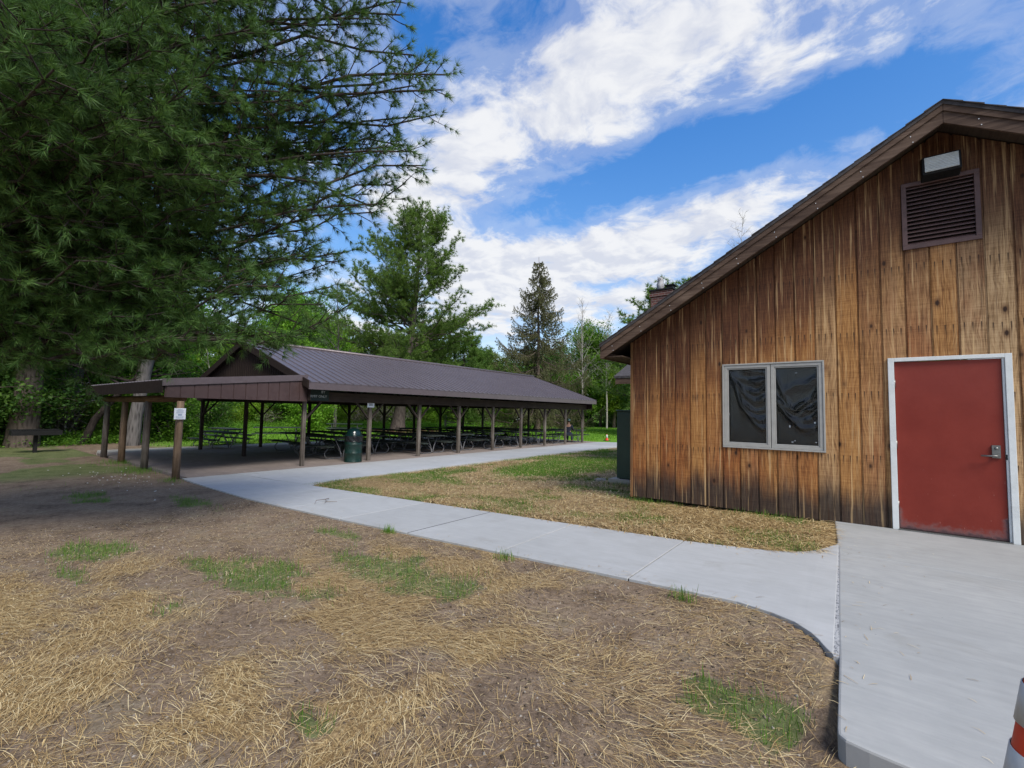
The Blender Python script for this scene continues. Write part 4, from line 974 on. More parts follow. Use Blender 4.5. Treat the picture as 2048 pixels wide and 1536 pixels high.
# far oddments: split rail fence stub, pale disc on a pole, mulch ring
fn = tag(empty('rail_fence', (-37.5, 38.2, float(terrain(-37.5, 38.2)))), 'short weathered split rail fence at the far lawn edge', 'fence')
for x, h in ((-.9, 1.25), (.6, 1.1)):
    b = MB(); b.beam((x*.8, x*.7, -.1), (x*.8, x*.7, h), .18, .18, (0, 1, 0)); loc_build(b, 'post', M['fence_wood'], fn)
for z0, z1 in ((1.0, .55), (.62, .35), (.35, .75)):
    b = MB(); b.beam((-.75, -.65, z0), (1.7, 1.5, z1), .12, .1); loc_build(b, 'rail', M['fence_wood'], fn)
ds = tag(empty('round_sign', (-31.5, 42.3, float(terrain(-31.5, 42.3)))), 'pale round sign on a pole at the wood edge behind the pavilion', 'sign')
b = MB(); b.tube([(0,0,0),(0,0,1.0)], .03, 6); loc_build(b, 'pole', M['galv'], ds)
b = MB(); b.lathe([(0,-.02),(.42,-.015),(.43,0),(.42,.015),(0,.02)], 24)
b.v = [(z*.8+x*.6, x*.8-z*.6, y*.8+1.1) for x, y, z in b.v]; b.build('disc', M['disc'], ds, True)
b = MB(); pts = [(-31.5+3.6*math.cos(t)*(1+.08*math.sin(3*t)), 25.4+3.2*math.sin(t)) for t in [2*PI*i/28 for i in range(28)]]
b.prism(pts, lambda x, y: float(terrain(x, y))+.05, lambda x, y: float(terrain(x, y))-.1)
tag(b.build('mulch_bed', M['mulch']), 'ring of red brown bark mulch round the big pine trunk', 'mulch', kind='stuff')

# person sitting at the far table, back to the camera
def skin_body(name, joints, edges, mat, parent, sub=2, root=0):
    me = bpy.data.meshes.new(name); me.from_pydata([j[:3] for j in joints], edges, []); me.update()
    o = link_mesh(name, me, mat, parent, True)
    o.modifiers.new('skin', 'SKIN'); sv = me.skin_vertices[0].data
    for i, j in enumerate(joints): sv[i].radius = (j[3], j[4] if len(j) > 4 else j[3]); sv[i].use_root = i == root
    m = o.modifiers.new('sub', 'SUBSURF'); m.levels = sub; m.render_levels = sub
    return o
pr = tag(empty('person', (-14.3, 24.38, FZ), .35), 'person in dark navy jacket and pale cap seated at the far end table', 'person')
J = [(0,0,.52,.13,.11),(0,-.01,.72,.14,.10),(0,.02,.95,.155,.11),(0,.05,1.08,.07,.07),(0,.07,1.15,.055,.055),(0,.10,1.24,.08,.095),(0,.11,1.33,.075,.09),
     (-.19,.03,1.02,.06),(-.25,.1,.82,.05),(-.2,.32,.76,.04),(-.19,.40,.765,.035),(.19,.03,1.02,.06),(.25,.1,.82,.05),(.2,.32,.76,.04),(.19,.40,.765,.035),
     (-.1,.02,.52,.085),(-.13,.44,.5,.065),(-.13,.46,.1,.045),(-.13,.6,.04,.035),(.1,.02,.52,.085),(.13,.44,.5,.065),(.13,.46,.1,.045),(.13,.6,.04,.035)]
Ed = [(0,1),(1,2),(2,3),(3,4),(4,5),(5,6),(2,7),(7,8),(8,9),(9,10),(2,11),(11,12),(12,13),(13,14),(0,15),(15,16),(16,17),(17,18),(0,19),(19,20),(20,21),(21,22)]
skin_body('body', J, Ed, M['skin'], pr)
g = lambda j, k: (j[0], j[1], j[2], *(r*k+.012 for r in j[3:]))
skin_body('jacket', [g(J[i], 1.06) for i in (0,1,2,7,8,9,11,12,13)], [(0,1),(1,2),(2,3),(3,4),(4,5),(2,6),(6,7),(7,8)], M['navy'], pr)
skin_body('trousers', [g(J[i], 1.05) for i in (0,15,16,17,19,20,21)], [(0,1),(1,2),(2,3),(0,4),(4,5),(5,6)], M['denim'], pr)
for s in (-1, 1):
    b = MB(); b.lathe([(0,0),(.05,0),(.055,.04),(.045,.08),(0,.09)], 10); b.v = [(s*.13+x*.9, .55+y*2.2, z) for x, y, z in b.v]; b.build('shoe', M['rubber'], pr, True)
    for k in range(4):
        b = MB(); x = s*.19+(k-1.5)*.018; b.tube([(x, .42, .765), (x, .46, .768), (x, .485-.006*abs(k-1.5), .757)], [.009, .008, .006], 5); b.build('finger', M['skin'], pr, True)
    b = MB(); b.tube([(s*.165, .40, .765), (s*.145, .435, .763)], [.010, .008], 5); b.build('thumb', M['skin'], pr, True)
    b = MB(); b.lathe([(0,-.03),(.012,0),(0,.03)], 8, (s*.085, .10, 1.27)); b.build('ear', M['skin'], pr, True)
    b = MB(); b.lathe([(0,-.01),(.011,0),(0,.01)], 8, (s*.032, .193, 1.285)); b.build('eye', M['ink_dark'], pr, True)
b = MB(); b.tube([(0,.19,1.285),(0,.213,1.25),(0,.2,1.24)], [.009,.014,.008], 6); b.build('nose', M['skin'], pr, True)
b = MB(); b.tube([(-.025,.188,1.212),(0,.194,1.211),(.025,.188,1.212)], [.004,.006,.004], 6); b.build('mouth', M['hair'], pr, True)
b = MB(); b.lathe([(.086,1.26),(.09,1.30),(.08,1.22)], 16, (0,.085,0)); b.build('hair', M['hair'], pr, True)
b = MB(); b.lathe([(.10,1.30),(.103,1.34),(.092,1.39),(.06,1.425),(0,1.437)], 20, (0,.105,0)); b.box(-.07, .07, .19, .29, 1.305, 1.317); b.build('cap', M['cap'], pr, True)
# ------------------------------------------------------------------ trees
def leaf_quads(C, nrm, size, rng, aspect=.55):
    N = len(C); r = rng.normal(size=(N, 3)); a = unit(np.cross(nrm, r)); b = np.cross(nrm, a)
    s = size[:, None]; a = a*s; b = b*s*aspect
    V = np.stack([C-a, C+b+a*.15, C+a, C-b+a*.15], 1).reshape(-1, 3)
    return V, np.arange(4*N).reshape(N, 4)

def wood_path(rng, p, d, L, n, wob, up=0.0):
    pts = [np.array(p, float)]; d = np.array(d, float)
    for i in range(n):
        d = d+rng.normal(0, wob, 3)+np.array([0, 0, up]); d /= np.linalg.norm(d); pts.append(pts[-1]+d*L/n)
    return pts

def deciduous(seed, h, r0, cr, base, leaves, lsize, limbs=16, trunkwob=.06, clump=.55, top=.9, flat=.6, multi=1):
    rng = np.random.default_rng(seed); wd = MB(); C = []
    for tr in range(multi):
        ang = 6.28*tr/multi+rng.uniform(0, 1); lean = (.0 if multi == 1 else rng.uniform(.15, .4))
        tp = wood_path(rng, (math.cos(ang)*.15*(multi > 1), math.sin(ang)*.15*(multi > 1), -.15), (math.cos(ang)*lean, math.sin(ang)*lean, 1), h*top, 9, trunkwob)
        rad = [r0*(1-.85*(i/9))**.9*(1.35 if i == 0 else 1) for i in range(10)]
        wd.tube(tp, rad, 9, False, .05); tp = np.array(tp)
        for k in range(limbs//multi):
            t = base+(1-base)*(k+rng.uniform(0, 1))/(limbs//multi); t = min(t, .98); f = t*9; i = int(f); p = tp[i]+(tp[min(i+1, 9)]-tp[i])*(f-i)
            az = k*2.4+rng.uniform(-.5, .5); prof = math.sin(PI*min(1, max(.12, (1-(t-base)/(1-base))*.8+.12)))**.7
            L = cr*prof*rng.uniform(.75, 1.15); el = rng.uniform(.15, .8)+(t-base)*.5
            lp = wood_path(rng, p, (math.cos(az)*math.cos(el), math.sin(az)*math.cos(el), math.sin(el)), L, 5, .13, .02)
            rr = max(.02, r0*.38*(1-t*.6)); wd.tube(lp, [rr*(1-.8*q/5) for q in range(6)], 5, False)
            lp = np.array(lp)
            for m in range(6):
                q = rng.integers(1, 6); a2 = rng.uniform(0, 6.28); sp = wood_path(rng, lp[q], (math.cos(a2), math.sin(a2), rng.uniform(-.1, .7)), L*rng.uniform(.25, .5), 3, .15)
                wd.tube(sp, [.018, .013, .009, .005], 4, False); C += [sp[2], sp[3]]
            C += [lp[4], lp[5]]
    C = np.array(C); per = max(3, leaves//len(C))
    cs = np.repeat(C, per, 0); off = rng.normal(size=cs.shape)*np.array([clump, clump, clump*flat])*np.repeat(rng.uniform(.6, 1.25, len(C)), per)[:, None]
    P = cs+off; nrm = unit(rng.normal(size=P.shape)+np.array([0, 0, 1.1])+off*.5)
    V, Fq = leaf_quads(P, nrm, lsize*rng.uniform(.6, 1.3, len(P)), rng)
    return wd, np_mesh('crown', V, Fq)

def needles(P, D, n, length, width, rng, spread=(.35, 1.2), droop=.1):
    """tufts at points P along directions D: n thin triangles each"""
    N = len(P); P = np.repeat(P, n, 0); D = np.repeat(D, n, 0); M_ = N*n
    a = unit(np.cross(D, rng.normal(size=(M_, 3)))); th = rng.uniform(spread[0], spread[1], M_)[:, None]
    L = (length*rng.uniform(.7, 1.15, M_))[:, None]
    d = unit(D*np.cos(th)+a*np.sin(th)-np.array([0, 0, droop])); s = unit(np.cross(d, rng.normal(size=(M_, 3))))*(width*.5)
    V = np.stack([P-s, P+s, P+d*L], 1).reshape(-1, 3)
    return V, np.arange(3*M_).reshape(M_, 3)

def pine_branch(rng, wd, P0, P1, sag, r0, dens, L2, L3, out, start=.18, flatten=.35, tipup=.25):
    """one limb from P0 to P1 with side shoots; appends (point, direction) of every needle tuft to out"""
    P0 = np.array(P0, float); P1 = np.array(P1, float); Lb = np.linalg.norm(P1-P0); n = 10; t = np.linspace(0, 1, n+1)
    curve = P0+(P1-P0)*t[:, None]; curve[:, 2] += -sag*np.sin(PI*t)*Lb+0*t
    curve[1:-1] += rng.normal(0, .018*Lb, (n-1, 3))
    wd.tube(curve, [r0*(1-.86*q)+.003 for q in t], 6, False)
    side0 = unit(np.cross(P1-P0, [0, 0, 1.0])); m = max(4, int(Lb*(1-start)*dens))
    for k in range(m):
        q = start+(1-start)*(k+rng.uniform(0, 1))/m; f = q*n; i = min(int(f), n-1); p = curve[i]+(curve[i+1]-curve[i])*(f-i); tan = unit(curve[i+1]-curve[i])
        sd = 1 if k % 2 else -1
        d = unit(tan*rng.uniform(.45, .9)+side0*sd*rng.uniform(.4, 1)+np.array([0, 0, rng.normal(.08, flatten)]))
        L = L2*(1.12-q*.75)*rng.uniform(.55, 1.2)
        sp = np.array(wood_path(rng, p, d, L, 3, .1, tipup*.15)); wd.tube(sp, [.011*(1-q*.4), .008, .006, .003], 3, False)
        m3 = max(2, int(L/L3*1.6))
        for w_ in range(m3):
            s = .25+.75*(w_+rng.uniform(0, 1))/m3; g = s*3; ii = min(int(g), 2); pp = sp[ii]+(sp[ii+1]-sp[ii])*(g-ii); td = unit(sp[ii+1]-sp[ii])
            d3 = unit(td*.8+rng.normal(0, .55, 3)+np.array([0, 0, .12])); l3 = L3*rng.uniform(.5, 1.3); e = pp+d3*l3
            wd.tube([pp, e], [.004, .002], 3, False); out.append((e, d3)); out.append((pp+d3*l3*.55, d3))
        out.append((sp[3], unit(sp[3]-sp[2])))
    for q in np.linspace(.62, 1, 14):
        f = q*n; i = min(int(f), n-1); out.append((curve[i]+(curve[i+1]-curve[i])*(f-i), unit(curve[i+1]-curve[i])))

def finish_tree(name, wd, crowns, bark, loc, rz, label, cat, group=None, scale=1.0):
    r = tag(empty(name, loc, rz), label, cat, group); r.scale = (scale,)*3
    wd.build('trunk', bark, r, True)
    for nm, me, mt in crowns: link_mesh(nm, me, mt, r, True)
    return r
def gz(x, y): return float(terrain(x, y))

# --- the big white pine overhanging from the left: limbs reach toward the walk
TX, TY = -9.6, -.9
TIPS = [(-5.89, 2.62, 2.24, 0.6400000000000001), (-5.97, 2.18, 2.19, 0.5599999999999999), (-5.77, 2.96, 2.28, 0.6400000000000001), (-4.56, 4.35, 6.09, 0.8), (-4.87, 3.97, 6.28, 0.9), (-4.84, 3.71, 6.66, 0.9), (-4.96, 4.26, 4.86, 0.8), (-5.67, 4.43, 5.49, 0.8), (-5.45, 3.82, 4.14, 0.8), (-5.72, 4.31, 4.82, 0.8), (-5.01, 4.53, 5.78, 0.5), (-6.03, 3.79, 3.68, 0.7200000000000001), (-5.94, 3.52, 3.08, 0.8), (-6.64, 3.83, 3.61, 0.7200000000000001), (-5.78, 3.29, 2.77, 0.8), (-5.71, 3.0, 2.38, 0.8800000000000001), (-5.71, 2.63, 2.26, 0.8800000000000001), (-5.83, 2.29, 2.16, 0.8), (-6.29, 2.17, 2.43, 0.8), (-6.51, 3.11, 2.72, 0.8), (-5.04, 3.51, 7.26, 1), (-5.18, 3.15, 7.32, 1), (-5.32, 2.59, 6.61, 1.1), (-5.4, 2.1, 5.61, 1.2), (-5.33, 1.71, 4.81, 1.2), (-5.21, 1.18, 4.67, 1.2), (-5.19, 0.83, 4.61, 1.2), (-5.4, 0.57, 4.14, 1.2), (-5.4, 1.46, 4.16, 1.2), (-5.52, 2.1, 4.37, 1.2), (-5.55, 2.65, 5.16, 1.2), (-5.47, 3.04, 5.89, 1.2), (-5.58, 3.49, 5.51, 1.1), (-5.41, 1.08, 4.06, 1.2), (-5.52, 0.77, 3.71, 1.2), (-5.69, 0.51, 3.73, 1.2), (-5.72, 1.49, 3.82, 1), (-5.89, 2.12, 3.78, 1), (-6.07, 2.82, 4.44, 1), (-6.15, 3.29, 4.02, 0.9), (-6.3, 2.71, 3.58, 1), (-6.47, 2.08, 3.42, 0.9), (-6.1, 1.48, 3.43, 0.49500000000000005), (-5.87, 1.02, 3.46, 1), (-6.35, 1.72, 2.78, 0.7200000000000001), (-6.2, 1.31, 2.98, 0.3960000000000001), (-6.27, 2.14, 2.94, 0.8), (-6.41, 2.65, 3.16, 0.8), (-6.36, 3.28, 3.6, 0.8), (-6.22, 3.28, 5.05, 1), (-6.12, 3.86, 5.06, 0.9), (-5.6, 0.4, 4.51, 1.2), (-5.62, 0.7, 5.22, 1.2), (-5.71, 1.47, 5.77, 1.2), (-6.27, 0.6, 3.3, 0.49500000000000005), (-6.23, 1.04, 3.04, 0.44000000000000006), (-5.8, 2.76, 2.89, 0.8), (-5.6, 3.2, 2.49, 0.8), (-6.47, 2.02, 2.62, 0.6400000000000001)]
rng = np.random.default_rng(11); wd = MB(); tufts = []; fine = []
z0 = gz(TX, TY)
trunk = [np.array((TX+.05*math.sin(z*.5), TY+.06*math.sin(z*.8+1), z)) for z in np.linspace(z0-.2, 19, 24)]
wd.tube(trunk, [.42*(1-.86*i/23)*(1.25 if i < 2 else 1) for i in range(24)], 14, False, .03)
TIPS2 = list(TIPS)+[(x+rng.uniform(-.5, .35), y+rng.uniform(-.5, .35), z+rng.uniform(-.3, .5), d*.9) for x, y, z, d in TIPS if z > 2.9]
TIPS2 += [(x+rng.uniform(-.5, .1), y+rng.uniform(-.6, .1), z+rng.uniform(-.4, .4), d*.8) for x, y, z, d in TIPS if y > 2.0 and z > 2.6]
for (tx, ty, tz, dens) in TIPS2:
    reach = math.hypot(tx-TX, ty-TY); hz = np.clip(tz-.12*reach+rng.uniform(-.3, .3), 2.2, 12)
    pine_branch(rng, wd, (TX, TY, hz), (tx, ty, tz), .035, .012+.005*reach, 8.0*dens, .85, .17, tufts, .16)
nf = len(tufts)
for k in range(80):                                # the rest of the crown, above and away from the picture
    z = 3.2+15*(k/80)**1.05; az = k*2.4+rng.uniform(-.4, .4); L = 5.0*(1-(z-3)/17)**.8*rng.uniform(.8, 1.1)+.5
    tip = np.array([TX+math.cos(az)*L, TY+math.sin(az)*L, z+.18*L]); dv = tip
    f_ = (-.606*dv[0]+.793*dv[1]); rr = (.794*dv[0]+.607*dv[1]); u_ = tip[2]-1.37
    if f_ > .3 and abs(rr) < 1.2*f_ and u_ < .95*f_: continue
    pine_branch(rng, wd, (TX, TY, z), tip, .03, .02+.007*L, 4.0, .8, .22, tufts, .2)
P = np.array([a for a, _ in tufts]); D = np.array([d for _, d in tufts])
print('tufts', nf, len(P)); Va, Fa = needles(P[:nf], D[:nf], 30, .12, .0058, rng, (.15, 1.05), .16); Vb, Fb = needles(P[nf:], D[nf:], 12, .12, .010, rng)
V, Fq = merge([(Va, Fa), (Vb, Fb)])
me = np_mesh('crown', V, Fq)
bp = tag(empty('white_pine', (TX, TY, z0)), 'huge dark white pine whose long needled boughs overhang the upper left', 'pine tree')
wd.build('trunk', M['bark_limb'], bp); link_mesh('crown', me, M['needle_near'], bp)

# --- free standing pines and spruce beyond the pavilion
def white_pine(seed, h, cr, r0, base, dens, nl, nw, nn, skew=0, multi=False):
    rng = np.random.default_rng(seed); wd = MB(); out = []
    ang = rng.uniform(0, 6)
    tr = wood_path(rng, (0, 0, -.2), (.05, .02, 1), h, 14, .03, .03); tr = np.array(tr)
    wd.tube(tr, [r0*(1-.93*i/14)*(1.45 if i == 0 else 1.1 if i == 1 else 1) for i in range(15)], 12, False, .05)
    if multi:
        t2 = np.array(wood_path(rng, tr[2], (.5, .3, 1), h*.6, 8, .05, .06)); wd.tube(t2, [r0*.55*(1-.8*i/8) for i in range(9)], 8, False)
    z = base*h
    while z < h*.985:
        q = (z/h-base)/(1-base); nb = rng.integers(4, 7)
        for k in range(nb):
            az = rng.uniform(0, 6.28); f = z/h*14; i = min(int(f), 13); p = tr[i]+(tr[i+1]-tr[i])*(f-i)
            prof = (1-q)**.62*(.72+.28*min(1, q*5))
            L = cr*prof*rng.uniform(.55, 1.18)+.25; el = -.02+q*.75+rng.uniform(-.12, .2)
            tip = p+np.array([math.cos(az)*math.cos(el), math.sin(az)*math.cos(el), math.sin(el)])*L; tip[2] += .12*L
            pine_branch(rng, wd, p, tip, .03, max(.02, r0*.22*(1-q)), dens, cr*.24*(1-q*.45), .36, out, .22, .30, .6)
        z += h*.034*rng.uniform(.8, 1.25)
    P = np.array([a for a, _ in out]); D = np.array([d for _, d in out])+np.array([0, 0, .35]); D = unit(D)
    V, Fq = needles(P, D, nn, nl, nw, rng, (.2, 1.25), .02)
    return wd, np_mesh('crown', V, Fq)
wdp, mep = white_pine(27, 18.8, 8.4, .50, .15, 6.0, .27, .032, 14)
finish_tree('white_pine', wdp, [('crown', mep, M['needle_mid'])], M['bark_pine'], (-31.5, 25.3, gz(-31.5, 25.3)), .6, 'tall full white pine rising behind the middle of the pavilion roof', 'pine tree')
wdp, mep2 = white_pine(23, 9.4, 5.4, .28, .12, 6.0, .27, .034, 13)
finish_tree('white_pine', wdp, [('crown', mep2, M['needle_mid'])], M['bark_pine'], (-33.0, 34.5, gz(-33, 34.5)), 2.2, 'lower spreading pine between the tall pine and the spruce', 'pine tree')
finish_tree('white_pine', wdp, [('crown', mep2, M['needle_mid'])], M['bark_pine'], (-14.2, 41, gz(-14.2, 41)), 1.0, 'pine tip showing over the building roof by the chimney', 'pine tree', None, 1.4)

def spruce(seed, h, cr, r0):
    rng = np.random.default_rng(seed); wd = MB(); P = []; D = []
    tr = [np.array((.05*math.sin(z), .05*math.cos(z*1.3), z)) for z in np.linspace(-.2, h, 16)]
    wd.tube(tr, [r0*(1-.95*i/15)*(1.3 if i == 0 else 1) for i in range(16)], 10, False, .04)
    z = .1*h
    while z < h*.99:
        q = z/h
        for k in range(rng.integers(4, 7)):
            az = rng.uniform(0, 6.28); L = cr*(1-q)**.85*rng.uniform(.6, 1.12)+.2
            n = 7; t = np.linspace(0, 1, n+1)[:, None]; dirh = np.array([math.cos(az), math.sin(az), 0])
            cv = np.array([0, 0, z])+dirh*L*t+np.array([0, 0, 1])*(-.30*L*np.sin(PI*t*.75)+.30*L*t**2.4*rng.uniform(.5, 1.3)); cv[1:] += rng.normal(0, .03*L, (n, 3))
            wd.tube(cv, [.045*(1-q)*(1-.8*x)+.008 for x in t[:, 0]], 4, False)
            m = int(8+L*10)
            for w_ in range(m):
                s = .12+.88*(w_+rng.uniform(0, 1))/m; g = s*n; i = min(int(g), n-1); p = cv[i]+(cv[i+1]-cv[i])*(g-i)
                hang = rng.uniform(.25, .9)*(1-q*.6); sd = np.array([-math.sin(az), math.cos(az), 0])*rng.normal(0, .5)
                e = p+(np.array([0, 0, -1.0])+sd+dirh*.25)*hang; wd.tube([p, e], [.008, .003], 3, False)
                for a in np.linspace(.1, 1, max(2, int(hang*7))): P.append(p+(e-p)*a); D.append(unit((e-p)[None])[0])
        z += h*.021*rng.uniform(.8, 1.2)
    V, Fq = needles(np.array(P), np.array(D), 9, .17, .042, rng, (.2, 1.2), .2)
    return wd, np_mesh('crown', V, Fq)
wds, mes = spruce(33, 17.0, 6.6, .28)
finish_tree('spruce', wds, [('crown', mes, M['spruce'])], M['bark_brown'], (-25.1, 36.9, gz(-25.1, 36.9)), 0, 'thin pointed spruce with sparse drooping twigs beyond the far pavilion roof', 'spruce tree')

# --- bare birches with white stems
def bare(seed, h, r0, limbs=34, spread=.32):
    rng = np.random.default_rng(seed); wd = MB(); tr = np.array(wood_path(rng, (0, 0, -.2), (.02, .02, 1), h, 12, .025, .03))
    wd.tube(tr, [r0*(1-.93*i/12) for i in range(13)], 8, False)
    for k in range(limbs):
        t = .3+.68*(k/limbs); f = t*12; i = int(f); p = tr[i]+(tr[i+1]-tr[i])*(f-i); az = k*2.4+rng.uniform(-.4, .4); el = rng.uniform(.7, 1.15); L = h*spread*(1.05-t)*rng.uniform(.7, 1.2)+.4
        lp = np.array(wood_path(rng, p, (math.cos(az)*math.cos(el), math.sin(az)*math.cos(el), math.sin(el)), L, 5, .1, .03)); wd.tube(lp, [.05*(1-t)+.016, .03*(1-t)+.014, .016, .013, .010, .006], 4, False)
        for m in range(7):
            q = rng.integers(1, 6); a2 = rng.uniform(0, 6.28); sp = wood_path(rng, lp[q], (math.cos(a2), math.sin(a2), rng.uniform(.3, 1.2)), L*rng.uniform(.25, .5), 3, .15); wd.tube(sp, [.012, .009, .007, .004], 3, False)
    return wd
for i, (x, y, h, lab) in enumerate([(-26.0, 47.5, 15.5, 'bare white stemmed birch just right of the spruce'), (-25.6, 53, 15.0, 'bare pale birch nearest the building roof edge'), (-9.2, 46, 21, 'bare leafless treetop just right of the chimney'), (-34, 21, 12.6, 'bare grey branching tree left of the tall pine')]):
    r = tag(empty('bare_tree', (x, y, gz(x, y))), lab, 'bare tree'); bare(40+i, h, .12 if i < 2 else .09 if i == 2 else .15).build('trunk', M['bark_pale'] if i < 3 else M['bark_grey'], r, True)

# --- grey leaning trunk behind the lean-to and the big trunks at the left
def big_trunk(name, pts, rad, bark, label, crown=None, loc=(0,0,0)):
    r = tag(empty(name, (pts[0][0], pts[0][1], gz(pts[0][0], pts[0][1]))), label, 'tree'); m = MB(); off = np.array(r.location)
    sm = []; rs = []
    for i in range(len(pts)-1):
        for k in range(4): f = k/4; sm.append(np.array(pts[i])*(1-f)+np.array(pts[i+1])*f-off); rs.append(rad[i]*(1-f)+rad[i+1]*f)
    sm.append(np.array(pts[-1])-off); rs.append(rad[-1]); m.tube(sm, rs, 12, False, .06)
    rng = np.random.default_rng(int(abs(pts[0][0]*10))); C = []
    for k in range(14):
        i = rng.integers(len(sm)//2, len(sm)); az = rng.uniform(0, 6.28); L = rng.uniform(1.5, 4)
        lp = wood_path(rng, sm[i], (math.cos(az), math.sin(az), rng.uniform(-.1, .6)), L, 5, .15); m.tube(lp, [.07, .05, .035, .025, .015, .008], 5, False); C += lp[2:]
        for q in range(4):
            sp = wood_path(rng, lp[rng.integers(1, 5)], (rng.normal(), rng.normal(), .3), L*.4, 3, .2); m.tube(sp, [.02, .014, .01, .005], 4, False); C += sp[1:]
    m.build('trunk', bark, r, True)
    if crown:
        C = np.repeat(np.array(C), 50, 0); P = C+rng.normal(0, .5, C.shape); V, Fq = leaf_quads(P, unit(rng.normal(size=P.shape)+[0, 0, 1]), .09*rng.uniform(.6, 1.3, len(P)), rng); link_mesh('crown', np_mesh('crown', V, Fq), crown, r, True)
    return r
big_trunk('grey_tree', [(-25.95,6.2,-.5),(-25.85,6.25,1.0),(-25.55,6.45,3.2),(-25.2,6.7,5.6),(-24.9,6.9,8.2),(-24.8,7.1,12)], [.30,.25,.24,.23,.21,.12], M['bark_grey'], 'leaning grey barked trunk rising behind the lean-to roof', M['leaf_mid'])
big_trunk('broad_tree', [(-27.6,3.0,-.5),(-27.5,3.0,1),(-27.4,3.1,5),(-27.2,3.1,10)], [.56,.44,.38,.28], M['bark_brown'], 'thick dark furrowed trunk at the left edge of the woods', M['leaf_dark'])
big_trunk('broad_tree', [(-31.0,4.9,-.5),(-31.0,4.9,1),(-30.7,4.9,5),(-30.4,5.0,10)], [.5,.42,.36,.25], M['bark_grey'], 'paler grey trunk just right of the dark furrowed one', M['leaf_dark'])
big_trunk('crooked_tree', [(-28.0,4.9,-.5),(-27.6,5.2,.7),(-26.9,5.7,1.7),(-26.2,6.3,2.7),(-26.2,6.5,4.5)], [.17,.14,.12,.10,.06], M['bark_limb'], 'dark crooked leaning stem at the left end of the lean-to')

# --- the woodland edge: individual trees, shrubs and thin saplings
KINDS = [('leafy_tree', deciduous(51, 11, .22, 4.2, .22, 26000, .13, 22), 'leaf_bright', 'bark_brown'),
         ('leafy_tree', deciduous(52, 12, .26, 4.6, .2, 26000, .13, 24), 'leaf_mid', 'bark_brown'),
         ('leafy_tree', deciduous(53, 13, .28, 4.4, .28, 24000, .14, 22), 'leaf_olive', 'bark_grey'),
         ('leafy_tree', deciduous(54, 12, .25, 4.8, .15, 28000, .13, 26), 'leaf_dark', 'bark_brown')]
SHR = [('shrub', deciduous(61, 2.6, .05, 1.7, .05, 9000, .075, 18, .12, .35, .8, .7, 3), 'leaf_bright', 'bark_brown'),
       ('shrub', deciduous(62, 3.4, .06, 2.1, .05, 11000, .08, 20, .12, .4, .8, .7, 4), 'leaf_mid', 'bark_brown'),
       ('shrub', deciduous(63, 2.6, .06, 2.0, .03, 2200, .06, 34, .16, .4, .8, .7, 5), 'leaf_olive', 'bark_pale'),
       ('shrub', deciduous(64, 4.2, .07, 2.4, .05, 13000, .085, 22, .12, .45, .8, .7, 4), 'leaf_dark', 'bark_brown')]
LAB = {('leafy_tree',0):'bright spring green leafy tree in the woodland edge', ('leafy_tree',1):'mid green leafy tree in the woodland edge', ('leafy_tree',2):'olive green thin leaved tree in the woodland edge', ('leafy_tree',3):'dark green dense tree in the woodland edge',
       ('shrub',0):'bright green rounded shrub at the foot of the woods', ('shrub',1):'mid green bush at the foot of the woods', ('shrub',2):'twiggy half bare brown bush at the foot of the woods', ('shrub',3):'dark green tall bush at the foot of the woods'}
protos = {}
def plant(kinds, ki, x, y, s, rz, cat, grp):
    nm, (w_, crown), lm, bm = kinds[ki]; key = (nm, ki)
    if key not in protos:
        protos[key] = finish_tree(nm, w_, [('crown', crown, M[lm])], M[bm], (0, 0, 0), 0, LAB[key], cat, grp); r = protos[key]
    else: r = copy_tree(protos[key])
    r.location = (x, y, gz(x, y)-.05); r.rotation_euler = (0, 0, rz); r.scale = (s, s, s*random.uniform(.9, 1.1)); tag(r, LAB[key], cat, grp)
    return r
EDGE = [(-20, -9), (-26, -3), (-29, 1.5), (-29.5, 5), (-29, 8), (-34, 11), (-42, 15), (-46, 21), (-46, 29), (-43, 37), (-42, 46), (-38, 56), (-31, 62), (-20, 63), (-8, 62), (6, 58)]
E2 = []; acc = 0
for (a, b), (c, d) in zip(EDGE[:-1], EDGE[1:]):
    L = math.hypot(c-a, d-b); m = max(1, int(L/.5))
    for i in range(m): E2.append((a+(c-a)*i/m, b+(d-b)*i/m))
def along(step, jit, push0, push1):
    out = []; s = 0.0; i = 0
    while i < len(E2)-3:
        x, y = E2[i]; x2, y2 = E2[i+2]; dx, dy = x2-x, y2-y; l = math.hypot(dx, dy) or 1; nxn, nyn = -dy/l, dx/l
        if nxn*x+nyn*y < 0: nxn, nyn = -nxn, -nyn
        p = random.uniform(push0, push1); out.append((x+nxn*p+random.uniform(-jit, jit), y+nyn*p+random.uniform(-jit, jit))); i += int(step/.5*random.uniform(.75, 1.25))
    return out
for x, y in along(4.0, .8, 2.0, 5): plant(KINDS, random.choice([0,1,1,2,3]), x, y, random.uniform(.62, .85), random.uniform(0, 6.28), 'tree', 'leafy trees along the woodland edge')
for x, y in along(5.2, 1.2, 8, 13): plant(KINDS, random.choice([0,1,2,3,3]), x, y, random.uniform(.75, 1.0), random.uniform(0, 6.28), 'tree', 'leafy trees along the woodland edge')
for x, y in along(2.0, .6, -.6, 1.6):
    if x > 2: continue
    plant(SHR, random.choice([0,1,2,2,2,3]), x, y, random.uniform(.6, 1.05), random.uniform(0, 6.28), 'shrub', 'shrubs at the foot of the woods')
for x, y in [(-29.5,54),(-26.5,57),(-23.5,57.5),(-20.5,58),(-24.5,61),(-30,60),(-28,64),(-22,62),(-47,27),(-49,30),(-44.5,24),(-50,25),(-46,22)]: plant(KINDS, random.choice([0,0,1]), x, y, random.uniform(.85, 1.05), random.uniform(0, 6.28), 'tree', 'leafy trees along the woodland edge')
